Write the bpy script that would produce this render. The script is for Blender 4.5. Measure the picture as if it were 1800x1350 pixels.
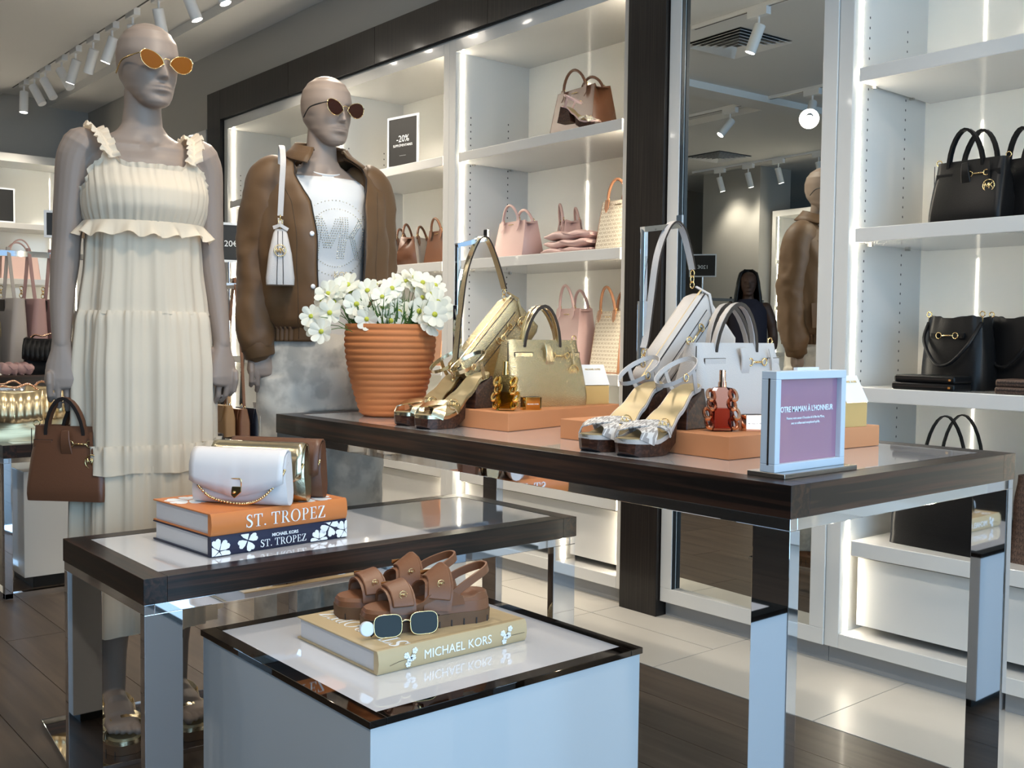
import bpy, math, random
from math import sin, cos, pi, radians, sqrt, atan2, hypot, exp
from mathutils import Vector, Matrix, noise
V = Vector
random.seed(7)
sc = bpy.context.scene
for o in list(bpy.data.objects):
    bpy.data.objects.remove(o)
COL = sc.collection

# ------------------------------------------------------------------ camera
H = 1.05
FPX, YAW, PITCH, ROLL = 1804.8, 0.70163, 0.047328, 0.011447
FW = V((-cos(YAW) * cos(PITCH), sin(YAW) * cos(PITCH), -sin(PITCH)))
_r = FW.cross(V((0, 0, 1))).normalized()
_u = _r.cross(FW)
RT = cos(ROLL) * _r + sin(ROLL) * _u
UP = -sin(ROLL) * _r + cos(ROLL) * _u
CAM = V((0, 0, H))
cd = bpy.data.cameras.new('camera')
cam = bpy.data.objects.new('camera', cd)
COL.objects.link(cam)
cd.sensor_width = 36
cd.lens = 36 * FPX / 1800
cd.clip_start = 0.02
m = Matrix((RT, UP, -FW)).transposed().to_4x4()
m.translation = CAM
cam.matrix_world = m
sc.camera = cam

# ------------------------------------------------------------------ world, daylight, exposure
w = bpy.data.worlds.new('sky')
sc.world = w
w.use_nodes = True
bg = w.node_tree.nodes['Background']
bg.inputs[0].default_value = (0.42, 0.68, 1.0, 1)
bg.inputs[1].default_value = 1.1
# daylight falling through the glazed shop front at the +X end of the shop
ld = bpy.data.lights.new('shopfront_daylight', 'AREA')
ld.shape = 'RECTANGLE'
ld.size, ld.size_y = 2.5, 4.2
ld.energy = 125
ld.color = (0.42, 0.70, 1.0)
lo = bpy.data.objects.new('shopfront_daylight', ld)
COL.objects.link(lo)
lo.location = (1.62, 0.5, 1.40)
lo.rotation_euler = (0, radians(90), 0)
sc.view_settings.view_transform = 'Standard'
sc.view_settings.look = 'None'
sc.view_settings.gamma = 1
sc.view_settings.use_curve_mapping = False
sc.view_settings.exposure = 0.0
try:
    sc.cycles.use_denoising = True
    sc.cycles.max_bounces = 10
    sc.cycles.glossy_bounces = 6
    sc.cycles.transmission_bounces = 8
    sc.cycles.sample_clamp_indirect = 6
    sc.cycles.caustics_reflective = False
    sc.cycles.caustics_refractive = False
except Exception:
    pass

# ------------------------------------------------------------------ pixel -> place helpers (1800 x 1350 frame)
def ray(x, y):
    return RT * ((x - 900) / FPX) - UP * ((y - 675) / FPX) + FW
def at_z(x, y, z):
    d = ray(x, y); return CAM + d * ((z - H) / d.z)
def at_x(x, y, X):
    d = ray(x, y); return CAM + d * (X / d.x)
def at_y(x, y, Y):
    d = ray(x, y); return CAM + d * (Y / d.y)

# ------------------------------------------------------------------ materials
MATS = {}
def mat(name, col, rough=.5, metal=0., coat=0., bump=None, trans=0., ior=1.45, emit=None, alpha=1., sub=0., sheen=0., var=0., spec=.5):
    if name in MATS: return MATS[name]
    mt = bpy.data.materials.new(name); mt.use_nodes = True
    nt = mt.node_tree; p = nt.nodes['Principled BSDF']; L = nt.links.new
    p.inputs['Base Color'].default_value = (*col, 1)
    p.inputs['Roughness'].default_value = rough
    p.inputs['Metallic'].default_value = metal
    p.inputs['Coat Weight'].default_value = coat
    p.inputs['Coat Roughness'].default_value = .04
    p.inputs['Transmission Weight'].default_value = trans
    p.inputs['IOR'].default_value = ior
    p.inputs['Alpha'].default_value = alpha
    p.inputs['Sheen Weight'].default_value = sheen
    p.inputs['Specular IOR Level'].default_value = spec
    if sub: p.inputs['Subsurface Weight'].default_value = sub; p.inputs['Subsurface Radius'].default_value = (.02, .01, .006)
    if emit:
        p.inputs['Emission Color'].default_value = (*emit[0], 1); p.inputs['Emission Strength'].default_value = emit[1]
    if bump or var:
        tc = nt.nodes.new('ShaderNodeTexCoord')
    if bump:
        kind, scale, strength = bump
        if kind == 'voronoi':
            t = nt.nodes.new('ShaderNodeTexVoronoi'); t.inputs['Scale'].default_value = scale; out = t.outputs['Distance']
        else:
            t = nt.nodes.new('ShaderNodeTexNoise'); t.inputs['Scale'].default_value = scale; t.inputs['Detail'].default_value = 3; out = t.outputs['Fac']
        L(tc.outputs['Object'], t.inputs['Vector'])
        b = nt.nodes.new('ShaderNodeBump'); b.inputs['Strength'].default_value = strength; b.inputs['Distance'].default_value = .002
        L(out, b.inputs['Height']); L(b.outputs['Normal'], p.inputs['Normal'])
    if var:
        t2 = nt.nodes.new('ShaderNodeTexNoise'); t2.inputs['Scale'].default_value = 6; t2.inputs['Detail'].default_value = 4
        L(tc.outputs['Object'], t2.inputs['Vector'])
        mx = nt.nodes.new('ShaderNodeMix'); mx.data_type = 'RGBA'
        mx.inputs['A'].default_value = (*[c * (1 - var) for c in col], 1); mx.inputs['B'].default_value = (*[min(1, c * (1 + var)) for c in col], 1)
        L(t2.outputs['Fac'], mx.inputs['Factor']); L(mx.outputs['Result'], p.inputs['Base Color'])
    MATS[name] = mt
    return mt

def grain_mat(name, axis, dark, light, rough, coat, stretch=55., freq=1.0, thresh=(.45, .75), bump=.0):
    """wood with grain running along the given object axis"""
    mt = bpy.data.materials.new(name); mt.use_nodes = True
    nt = mt.node_tree; p = nt.nodes['Principled BSDF']; L = nt.links.new
    tc = nt.nodes.new('ShaderNodeTexCoord'); mp = nt.nodes.new('ShaderNodeMapping')
    s = [stretch * freq] * 3; s[axis] = 1.6 * freq; mp.inputs['Scale'].default_value = s
    L(tc.outputs['Object'], mp.inputs['Vector'])
    oi = nt.nodes.new('ShaderNodeObjectInfo'); ad = nt.nodes.new('ShaderNodeVectorMath'); ad.operation = 'ADD'
    sc_ = nt.nodes.new('ShaderNodeMath'); sc_.operation = 'MULTIPLY'; sc_.inputs[1].default_value = 37.
    L(oi.outputs['Random'], sc_.inputs[0]); L(mp.outputs['Vector'], ad.inputs[0]); L(sc_.outputs[0], ad.inputs[1])
    t = nt.nodes.new('ShaderNodeTexNoise'); t.inputs['Scale'].default_value = 1.; t.inputs['Detail'].default_value = 5; t.inputs['Distortion'].default_value = .6
    L(ad.outputs['Vector'], t.inputs['Vector'])
    cr = nt.nodes.new('ShaderNodeValToRGB')
    cr.color_ramp.elements[0].position = thresh[0]; cr.color_ramp.elements[0].color = (*dark, 1)
    cr.color_ramp.elements[1].position = thresh[1]; cr.color_ramp.elements[1].color = (*light, 1)
    L(t.outputs['Fac'], cr.inputs['Fac']); L(cr.outputs['Color'], p.inputs['Base Color'])
    p.inputs['Roughness'].default_value = rough; p.inputs['Coat Weight'].default_value = coat; p.inputs['Coat Roughness'].default_value = .12; p.inputs['Specular IOR Level'].default_value = .3
    if bump:
        b = nt.nodes.new('ShaderNodeBump'); b.inputs['Strength'].default_value = bump; b.inputs['Distance'].default_value = .002
        L(t.outputs['Fac'], b.inputs['Height']); L(b.outputs['Normal'], p.inputs['Normal'])
    MATS[name] = mt
    return mt

def mono_mat(name, base, ink, cell, axes=(0, 2), wd=.085, rough=.55):
    """small repeated letters printed on coated canvas"""
    if name in MATS: return MATS[name]
    mt = bpy.data.materials.new(name); mt.use_nodes = True
    nt = mt.node_tree; p = nt.nodes['Principled BSDF']; L = nt.links.new; N = nt.nodes.new
    tc = N('ShaderNodeTexCoord'); sep = N('ShaderNodeSeparateXYZ'); L(tc.outputs['Object'], sep.inputs[0])
    def M(op, a, b=None, c=None):
        n = N('ShaderNodeMath'); n.operation = op
        for i, q in enumerate((a, b, c)):
            if q is None: continue
            if isinstance(q, (int, float)): n.inputs[i].default_value = q
            else: L(q, n.inputs[i])
        return n.outputs[0]
    u = M('DIVIDE', sep.outputs[axes[0]], cell); v = M('DIVIDE', sep.outputs[axes[1]], cell * .62)
    row = M('FLOOR', v); off = M('MULTIPLY', M('MODULO', row, 2.), .5); u2 = M('ADD', u, off)
    fu = M('FRACT', M('ADD', u2, 100.)); fv = M('FRACT', M('ADD', v, 100.))
    cb = N('ShaderNodeCombineXYZ'); L(fu, cb.inputs[0]); L(M('MULTIPLY', fv, .62), cb.inputs[1])
    segs = [((.08, .08), (.08, .52)), ((.08, .52), (.25, .2)), ((.25, .2), (.42, .52)), ((.42, .52), (.42, .08)),
            ((.58, .08), (.58, .52)), ((.58, .28), (.88, .52)), ((.66, .34), (.9, .08))]
    acc = None
    for a, b in segs:
        ba = (b[0] - a[0], b[1] - a[1]); l2 = ba[0] ** 2 + ba[1] ** 2
        s = N('ShaderNodeVectorMath'); s.operation = 'SUBTRACT'; L(cb.outputs[0], s.inputs[0]); s.inputs[1].default_value = (*a, 0)
        d = N('ShaderNodeVectorMath'); d.operation = 'DOT_PRODUCT'; L(s.outputs[0], d.inputs[0]); d.inputs[1].default_value = (ba[0] / l2, ba[1] / l2, 0)
        cl = N('ShaderNodeClamp'); L(d.outputs['Value'], cl.inputs[0])
        k = N('ShaderNodeVectorMath'); k.operation = 'SCALE'; k.inputs[0].default_value = (*ba, 0); L(cl.outputs[0], k.inputs['Scale'])
        e = N('ShaderNodeVectorMath'); e.operation = 'DISTANCE'; L(s.outputs[0], e.inputs[0]); L(k.outputs[0], e.inputs[1])
        acc = e.outputs['Value'] if acc is None else M('MINIMUM', acc, e.outputs['Value'])
    msk = M('LESS_THAN', acc, wd * .55)
    mx = N('ShaderNodeMix'); mx.data_type = 'RGBA'; mx.inputs['A'].default_value = (*base, 1); mx.inputs['B'].default_value = (*ink, 1)
    L(msk, mx.inputs['Factor']); L(mx.outputs['Result'], p.inputs['Base Color']); p.inputs['Roughness'].default_value = rough
    MATS[name] = mt
    return mt

def glass_mat(name, col, rough=0.0, mixv=.12):
    """thin clear pane: mostly see-through with a sharp reflection"""
    mt = bpy.data.materials.new(name); mt.use_nodes = True
    nt = mt.node_tree; nt.nodes.clear(); L = nt.links.new
    o = nt.nodes.new('ShaderNodeOutputMaterial'); tr = nt.nodes.new('ShaderNodeBsdfTransparent'); gl = nt.nodes.new('ShaderNodeBsdfGlossy')
    tr.inputs[0].default_value = (*col, 1); gl.inputs['Roughness'].default_value = rough
    fr = nt.nodes.new('ShaderNodeFresnel'); fr.inputs[0].default_value = 1.3
    mx = nt.nodes.new('ShaderNodeMixShader'); L(fr.outputs[0], mx.inputs[0]); L(tr.outputs[0], mx.inputs[1]); L(gl.outputs[0], mx.inputs[2]); L(mx.outputs[0], o.inputs[0])
    MATS[name] = mt
    return mt

def cloth_mat(name, col, trans=.35, rough=.8):
    mt = bpy.data.materials.new(name); mt.use_nodes = True
    nt = mt.node_tree; L = nt.links.new; p = nt.nodes['Principled BSDF']; o = nt.nodes['Material Output']
    p.inputs['Base Color'].default_value = (*col, 1); p.inputs['Roughness'].default_value = rough; p.inputs['Sheen Weight'].default_value = .2
    t = nt.nodes.new('ShaderNodeBsdfTranslucent'); t.inputs[0].default_value = (*[c * .95 for c in col], 1)
    mx = nt.nodes.new('ShaderNodeMixShader'); mx.inputs[0].default_value = trans
    L(p.outputs[0], mx.inputs[1]); L(t.outputs[0], mx.inputs[2]); L(mx.outputs[0], o.inputs[0])
    tc = nt.nodes.new('ShaderNodeTexCoord'); n = nt.nodes.new('ShaderNodeTexNoise'); n.inputs['Scale'].default_value = 900
    L(tc.outputs['Object'], n.inputs['Vector']); b = nt.nodes.new('ShaderNodeBump'); b.inputs['Strength'].default_value = .15; b.inputs['Distance'].default_value = .0006
    L(n.outputs['Fac'], b.inputs['Height']); L(b.outputs[0], p.inputs['Normal'])
    MATS[name] = mt
    return mt

def wash_mat(name, col, col2):
    mt = mat(name, col, .85, sheen=.2, bump=('noise', 700, .3))
    nt = mt.node_tree; p = nt.nodes['Principled BSDF']; L = nt.links.new
    tc = nt.nodes.new('ShaderNodeTexCoord'); n = nt.nodes.new('ShaderNodeTexNoise'); n.inputs['Scale'].default_value = 14; n.inputs['Detail'].default_value = 3
    cr = nt.nodes.new('ShaderNodeValToRGB'); cr.color_ramp.elements[0].position = .42; cr.color_ramp.elements[0].color = (*col2, 1)
    cr.color_ramp.elements[1].position = .55; cr.color_ramp.elements[1].color = (*col, 1)
    L(tc.outputs['Object'], n.inputs['Vector']); L(n.outputs['Fac'], cr.inputs['Fac']); L(cr.outputs[0], p.inputs['Base Color'])
    return mt

white = mat('white_lacquer', (.66, .65, .62), .16, coat=.5)
white_back = mat('white_gloss_panel', (.78, .77, .72), .07, coat=.8)
white_glass = mat('white_glass', (.70, .69, .71), .03, coat=1.)
grey_plinth = mat('grey_plinth', (.30, .30, .30), .35)
paint = mat('wall_paint', (.40, .385, .355), .85)
ceil_m = mat('ceiling_paint', (.76, .75, .73), .9)
chrome = mat('chrome', (.80, .80, .82), .025, 1.)
steel = mat('brushed_steel', (.55, .53, .5), .22, 1.)
gold = mat('gold_metal', (.93, .68, .33), .16, 1.)
rose = mat('rose_gold_metal', (.85, .50, .33), .12, 1.)
black = mat('black_plastic', (.012, .012, .012), .35)
dark_gap = mat('dark_shadow_gap', (.03, .03, .03), .8)  # near-black for floor joints and the painted shade strips of the surround
mirror_m = mat('mirror_glass', (.80, .83, .81), .0, 1.)
lampw = mat('white_lamp_body', (.80, .80, .80), .4)
led = mat('led_light', (1, 1, 1), .5, emit=((1, .90, .71), 72))
disc = mat('downlight_light', (1, 1, 1), .5, emit=((1, .93, .82), 30))
ebony_x = grain_mat('ebony_grain_x', 0, (.008, .005, .004), (.062, .025, .014), .33, .10, freq=1.5)
ebony_y = grain_mat('ebony_grain_y', 1, (.008, .005, .004), (.062, .025, .014), .33, .10, freq=1.5)
ebony_z = grain_mat('ebony_grain_z', 2, (.008, .006, .0055), (.030, .023, .019), .34, .25, stretch=160, freq=1.2)
plank_m = grain_mat('floor_plank_wood', 0, (.036, .025, .018), (.075, .053, .038), .48, .04, stretch=26, freq=.9, thresh=(.3, .72), bump=.12)
tile_m = mat('floor_tile', (.50, .47, .42), .35, var=.05)
skin = mat('mannequin_skin', (.272, .210, .172), .45, spec=.35)
dressm = cloth_mat('cream_chiffon', (.85, .72, .555), .30)
jacketm = mat('brown_jacket_cloth', (.108, .056, .022), .55, sheen=.06, bump=('noise', 60, .12))
teem = mat('white_cotton', (.60, .60, .60), .85, bump=('noise', 500, .2))
jeanm = wash_mat('cream_denim', (.62, .59, .53), (.43, .41, .37))
brown = mat('brown_leather', (.122, .050, .025), .38, bump=('noise', 260, .12))
tan = mat('tan_leather', (.30, .135, .065), .42, bump=('noise', 260, .12))
pink = mat('pink_leather', (.60, .40, .36), .45, bump=('noise', 260, .1))
blackl = mat('black_leather', (.006, .006, .0065), .36, bump=('noise', 260, .15), spec=.22)
whitel = mat('white_leather', (.52, .485, .46), .42, bump=('voronoi', 500, .25))
goldl = mat('gold_leather', (.62, .51, .31), .26, 1., bump=('voronoi', 420, .55))
goldl2 = mat('gold_smooth_leather', (.64, .545, .37), .22, 1., bump=('noise', 150, .15))
greyl = mat('grey_leather', (.40, .36, .33), .45)
mauvel = mat('mauve_leather', (.36, .22, .21), .45)
silverl = mat('silver_leather', (.60, .62, .66), .25, .9)
edge_dark = mat('dark_edge_paint', (.02, .014, .012), .5)
terracotta = mat('terracotta', (.50, .175, .058), .75, bump=('noise', 120, .2), var=.1)
orange = mat('orange_board', (.52, .225, .10), .6)
orange2 = mat('orange_book_cover', (.62, .20, .055), .38)
navy = mat('navy_book_cover', (.012, .016, .045), .4)
kraft = mat('tan_book_cover', (.52, .39, .22), .42)
page = mat('book_pages', (.62, .61, .62), .8, bump=('noise', 8, .1))
ink_white = mat('white_print', (.85, .88, .9), .45)
ink_gold = mat('gold_print', (.75, .55, .25), .3, .6)
canvas_w = mono_mat('logo_canvas', (.70, .64, .52), (.38, .31, .22), .026)
canvas_b = mono_mat('brown_logo_canvas', (.10, .058, .04), (.045, .024, .018), .03)
canvas_g = mono_mat('grey_logo_canvas', (.62, .60, .58), (.30, .28, .27), .034, axes=(0, 1), wd=.10)
stackw = grain_mat('stacked_leather_heel', 0, (.028, .011, .007), (.10, .040, .022), .35, .2, stretch=90, freq=1.6)
clear = glass_mat('clear_glass', (.97, .98, .97))
olive = mat('gold_insole', (.42, .33, .18), .35, .35)
petalm = cloth_mat('flower_petal', (.86, .86, .76), .3, .7)
yolk = mat('flower_centre', (.42, .44, .05), .7)
leafm = mat('flower_leaf', (.055, .13, .025), .6)
boxgold = mat('gold_card', (.50, .34, .13), .35, .3)
signblack = mat('sign_black', (.012, .012, .012), .5)
acryl = mat('white_acrylic', (.75, .78, .82), .25)
mauve = mat('sign_mauve', (.34, .165, .235), .15, coat=.8)
signframe = mat('sign_grey_blue_frame', (.55, .60, .66), .35)
rubber = mat('brown_rubber_sole', (.14, .072, .036), .6)
skin_h = mat('person_skin', (.10, .05, .033), .5)
hair_m = mat('black_hair', (.006, .005, .005), .45)
cloth_d = mat('dark_clothes', (.03, .025, .04), .8)

# ------------------------------------------------------------------ mesh building
class MB:
    def __init__(s): s.v = []; s.f = []
    def add(s, vs, fs):
        k = len(s.v); s.v += [tuple(q) for q in vs]; s.f += [tuple(i + k for i in f) for f in fs]; return s
    def box(s, x0, x1, y0, y1, z0, z1):
        return s.add([(x0, y0, z0), (x1, y0, z0), (x1, y1, z0), (x0, y1, z0), (x0, y0, z1), (x1, y0, z1), (x1, y1, z1), (x0, y1, z1)],
                     [(3, 2, 1, 0), (4, 5, 6, 7), (0, 1, 5, 4), (1, 2, 6, 5), (2, 3, 7, 6), (3, 0, 4, 7)])
    def loft(s, rings, closed=True, cap=True, loop=False):
        n = len(rings[0]); fs = []; R = len(rings)
        for i in range(R if loop else R - 1):
            for j in range(n if closed else n - 1):
                a = i * n + j; b = i * n + (j + 1) % n; i2 = (i + 1) % R; c = i2 * n + (j + 1) % n; d = i2 * n + j
                fs.append((a, b, c, d))
        if cap and closed and not loop:
            fs.append(tuple(range(n - 1, -1, -1))); fs.append(tuple((R - 1) * n + j for j in range(n)))
        return s.add([p for r in rings for p in r], fs)
    def tube(s, pts, r, n=8, up=None, closed=False, cap=True, round_=False):
        """r: number, list of numbers or list of (a,b) half-axes; with `up` the b axis follows it"""
        P = [V(p) for p in pts]; m = len(P); rs = r if isinstance(r, list) else [r] * m
        T = []
        for i in range(m):
            a = P[i - 1] if (i > 0 or closed) else P[i]; b = P[(i + 1) % m] if (i < m - 1 or closed) else P[i]
            t = (b - a); T.append(t.normalized() if t.length > 1e-9 else V((0, 0, 1)))
        u = V(up) if up is not None else (V((0, 0, 1)) if abs(T[0].z) < .9 else V((1, 0, 0)))
        rings = []; Nn = None
        for i in range(m):
            t = T[i]
            if up is not None or Nn is None: b = u - t * u.dot(t)
            else: b = Nn - t * Nn.dot(t)
            if b.length < 1e-6: b = Nn if Nn is not None else t.orthogonal()
            b = b.normalized(); Nn = b; a = t.cross(b)
            ra, rb = rs[i] if isinstance(rs[i], (tuple, list)) else (rs[i], rs[i])
            rings.append((P[i], t, a, b, ra, rb))
        def ring(c, a, b, ra, rb): return [c + a * (ra * cos(2 * pi * j / n)) + b * (rb * sin(2 * pi * j / n)) for j in range(n)]
        out = []
        if round_ and not closed:
            c, t, a, b, ra, rb = rings[0]
            for k in (.98, .8, .45): out.append(ring(c - t * (min(ra, rb) * sqrt(max(0, 1 - (1 - k) ** 2)) if False else min(ra, rb) * k), a, b, ra * sqrt(1 - k * k), rb * sqrt(1 - k * k)))
        for q in rings: out.append(ring(q[0], *q[2:]))
        if round_ and not closed:
            c, t, a, b, ra, rb = rings[-1]
            for k in (.45, .8, .98): out.append(ring(c + t * min(ra, rb) * k, a, b, ra * sqrt(1 - k * k), rb * sqrt(1 - k * k)))
        return s.loft(out, True, cap, closed)
    def strip(s, pts, w, th, up=(0, 0, 1), wdir=None):
        """flat strap along pts, width w across, thickness th; wdir = direction of the width"""
        P = [V(p) for p in pts]; rings = []
        for i, p in enumerate(P):
            t = (P[min(i + 1, len(P) - 1)] - P[max(i - 1, 0)]).normalized()
            a = V(wdir[i] if isinstance(wdir, list) else wdir) if wdir is not None else t.cross(V(up))
            a = (a - t * a.dot(t)).normalized(); b = t.cross(a)
            ww = w[i] if isinstance(w, list) else w
            rings.append([p + a * ww / 2 + b * th / 2, p - a * ww / 2 + b * th / 2, p - a * ww / 2 - b * th / 2, p + a * ww / 2 - b * th / 2])
        return s.loft(rings)
    def lathe(s, prof, n=32, c=(0, 0, 0), cap=True):
        return s.loft([[(c[0] + r * cos(2 * pi * j / n), c[1] + r * sin(2 * pi * j / n), c[2] + z) for j in range(n)] for r, z in prof], True, cap)
    def prism(s, poly, o, u, v, w):
        """polygon in (u,v) from origin o, thickness vector w"""
        o, u, v, w = V(o), V(u), V(v), V(w); n = len(poly)
        A = [o + u * p[0] + v * p[1] for p in poly]; B = [q + w for q in A]
        fs = [tuple(range(n - 1, -1, -1)), tuple(range(n, 2 * n))] + [(i, (i + 1) % n, n + (i + 1) % n, n + i) for i in range(n)]
        return s.add(A + B, fs)
    def ell(s, c, r, n=16, m=10):
        rings = []
        for i in range(m + 1):
            t = -pi / 2 + pi * (i + .02) / (m + .04); rings.append([(c[0] + r[0] * cos(t) * cos(2 * pi * j / n), c[1] + r[1] * cos(t) * sin(2 * pi * j / n), c[2] + r[2] * sin(t)) for j in range(n)])
        return s.loft(rings)
    def build(s, name, mt, parent=None, smooth=None, bevel=0., seg=2, sub=0, solid=0., loc=None, rot=None):
        me = bpy.data.meshes.new(name); me.from_pydata(s.v, [], s.f); me.validate(); me.update()
        return put(name, me, mt, parent, smooth, bevel, seg, sub, solid, loc, rot)

def put(name, me, mt, parent=None, smooth=None, bevel=0., seg=2, sub=0, solid=0., loc=None, rot=None):
    if mt is not None: me.materials.clear(); me.materials.append(mt)
    if smooth:
        me.polygons.foreach_set('use_smooth', [True] * len(me.polygons))
        if smooth is not True: me.set_sharp_from_angle(angle=radians(smooth))
    o = bpy.data.objects.new(name, me); COL.objects.link(o)
    if parent is not None: o.parent = parent
    if loc is not None: o.location = loc
    if rot is not None: o.rotation_euler = rot
    if solid:
        q = o.modifiers.new('s', 'SOLIDIFY'); q.thickness = solid; q.offset = 0
    if bevel:
        q = o.modifiers.new('b', 'BEVEL'); q.width = bevel; q.segments = seg; q.limit_method = 'ANGLE'; q.angle_limit = radians(38)
    if sub:
        q = o.modifiers.new('u', 'SUBSURF'); q.levels = sub; q.render_levels = sub
    return o

def tag(o, label=None, cat=None, group=None, kind=None):
    if label: o['label'] = label
    if cat: o['category'] = cat
    if group: o['group'] = group
    if kind: o['kind'] = kind
    return o
def thing(name, label, cat, loc=(0, 0, 0), rz=0., group=None, rot=None, scale=None, kind=None):
    o = bpy.data.objects.new(name, None); COL.objects.link(o)
    o.empty_display_size = .05
    o.location = loc; o.rotation_euler = rot if rot is not None else (0, 0, rz)
    if scale: o.scale = (scale,) * 3 if isinstance(scale, (int, float)) else scale
    return tag(o, label, cat, group, kind)
def struct(o): o['kind'] = 'structure'; return o
def copy_tree(o, parent=None):
    c = o.copy(); COL.objects.link(c); c.parent = parent
    for ch in list(o.children): copy_tree(ch, c)
    return c
def box(name, mt, parent, x0, x1, y0, y1, z0, z1, bevel=0., **k):
    return MB().box(x0, x1, y0, y1, z0, z1).build(name, mt, parent, bevel=bevel, **k)

def arc(c, r, a0, a1, n, u=(1, 0, 0), v=(0, 0, 1)):
    c, u, v = V(c), V(u), V(v)
    return [c + u * (r * cos(a0 + (a1 - a0) * i / n)) + v * (r * sin(a0 + (a1 - a0) * i / n)) for i in range(n + 1)]
def catmull(P, n=6, closed=False):
    P = [V(p) for p in P]; out = []; m = len(P)
    for i in range(m if closed else m - 1):
        g = lambda k: P[(i + k) % m] if closed else P[min(max(i + k, 0), m - 1)]
        a, b, c, d = g(-1), g(0), g(1), g(2)
        for j in range(n):
            t = j / n
            out.append(.5 * ((2 * b) + (c - a) * t + (2 * a - 5 * b + 4 * c - d) * t * t + (3 * b - a - 3 * c + d) * t ** 3))
    if not closed: out.append(P[-1])
    return out
def interp(tab, x):
    """piecewise-linear table [(x, (values))]"""
    if x <= tab[0][0]: return tab[0][1]
    for (a, va), (b, vb) in zip(tab, tab[1:]):
        if x <= b:
            t = (x - a) / (b - a); t = t * t * (3 - 2 * t) * .5 + t * .5
            return tuple(p + (q - p) * t for p, q in zip(va, vb))
    return tab[-1][1]

# ------------------------------------------------------------------ lettering
_texts = []
def text(body, size, mt, parent, o, u, v, align='CENTER', name='lettering', th=.0004, bold=0., xs=1.):
    """flat sans lettering: origin o, reading direction u, up direction v (parent space)"""
    c = bpy.data.curves.new(name, 'FONT'); c.body = body; c.size = size; c.align_x = align; c.extrude = th; c.offset = bold; c.resolution_u = 3
    ob = bpy.data.objects.new(name, c); COL.objects.link(ob); ob.parent = parent
    u = V(u).normalized(); v = V(v); v = (v - u * v.dot(u)).normalized(); w_ = u.cross(v)
    mm = Matrix((u * xs, v, w_)).transposed().to_4x4(); mm.translation = V(o)
    c.materials.append(mt); _texts.append((ob, mm)); ob.matrix_basis = mm
    return ob
def texts_to_mesh():
    dg = bpy.context.evaluated_depsgraph_get()
    for ob, mm in _texts:
        me = bpy.data.meshes.new_from_object(ob.evaluated_get(dg)); n = ob.name; par = ob.parent
        bpy.data.objects.remove(ob)
        q = bpy.data.objects.new(n, me); COL.objects.link(q); q.parent = par; q.matrix_basis = mm

def serif_glyphs(ch):
    """polygons of a serif capital, cap height 1; returns (polygons, advance)"""
    r = lambda x0, x1, y0, y1: [(x0, y0), (x1, y0), (x1, y1), (x0, y1)]
    def ringpolys(cx, cy, ax, ay, bx, by, a0=0., a1=2 * pi, n=26):
        out = []
        for i in range(n):
            t, t2 = a0 + (a1 - a0) * i / n, a0 + (a1 - a0) * (i + 1) / n
            out.append([(cx + bx * cos(t), cy + by * sin(t)), (cx + ax * cos(t), cy + ay * sin(t)), (cx + ax * cos(t2), cy + ay * sin(t2)), (cx + bx * cos(t2), cy + by * sin(t2))])
        return out
    if ch == 'T': return [r(.02, .78, .945, 1), [(.0, 1.0), (.02, .70), (.05, .70), (.12, .95)], [(.8, 1.0), (.68, .95), (.75, .70), (.78, .70)], r(.335, .465, .03, .96), r(.2, .6, 0, .035)], .84
    if ch == 'E': return [r(.12, .25, 0, 1), r(.02, .62, .955, 1), r(.02, .66, 0, .045), r(.25, .5, .49, .53), [(.62, 1), (.52, .955), (.6, .76), (.625, .76)], [(.68, .0), (.69, .27), (.66, .27), (.55, .045)], r(.485, .51, .38, .64)], .74
    if ch in 'PR':
        g = [r(.12, .25, 0, 1), r(.02, .38, 0, .035), r(.02, .36, .965, 1), r(.25, .36, .47, .505)] + ringpolys(.35, .735, .30, .265, .165, .23, -pi / 2, pi / 2, 16)
        if ch == 'R': g += [[(.33, .49), (.48, .49), (.80, .03), (.63, .03)], r(.62, .86, 0, .035)]
        return g, (.84 if ch == 'R' else .72)
    if ch == 'O': return ringpolys(.48, .5, .46, .52, .31, .48), 1.0
    if ch == 'Z': return [r(.06, .66, .955, 1), r(.02, .7, 0, .045), [(.50, .955), (.67, .955), (.19, .045), (.02, .045)], [(.05, 1), (.04, .74), (.07, .74), (.16, .955)], [(.71, 0), (.72, .27), (.69, .27), (.58, .045)]], .78
    if ch == '.': return [[(.12 + .075 * cos(2 * pi * i / 10), .075 + .075 * sin(2 * pi * i / 10)) for i in range(10)]], .28
    if ch == 'S':
        sp = catmull([(.50, .80, 0), (.42, .95, 0), (.28, .985, 0), (.12, .88, 0), (.12, .70, 0), (.28, .56, 0), (.45, .43, 0), (.52, .26, 0), (.42, .06, 0), (.25, .015, 0), (.10, .08, 0), (.04, .24, 0)], 4)
        n = len(sp); out = []
        W = [.02 + .062 * sin(pi * i / (n - 1)) ** 1.5 for i in range(n)]
        E = []
        for i in range(n):
            t = (sp[min(i + 1, n - 1)] - sp[max(i - 1, 0)]).normalized(); nn = V((-t.y, t.x, 0)); E.append((sp[i] + nn * W[i], sp[i] - nn * W[i]))
        for a, b in zip(E, E[1:]): out.append([(q.x, q.y) for q in (a[0], a[1], b[1], b[0])])
        out += [[(.50, .99), (.49, .72), (.52, .70), (.53, .99)], [(.0, .0), (.03, .0), (.06, .28), (.03, .30)]]
        return out, .62
    return [], .3
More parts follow.
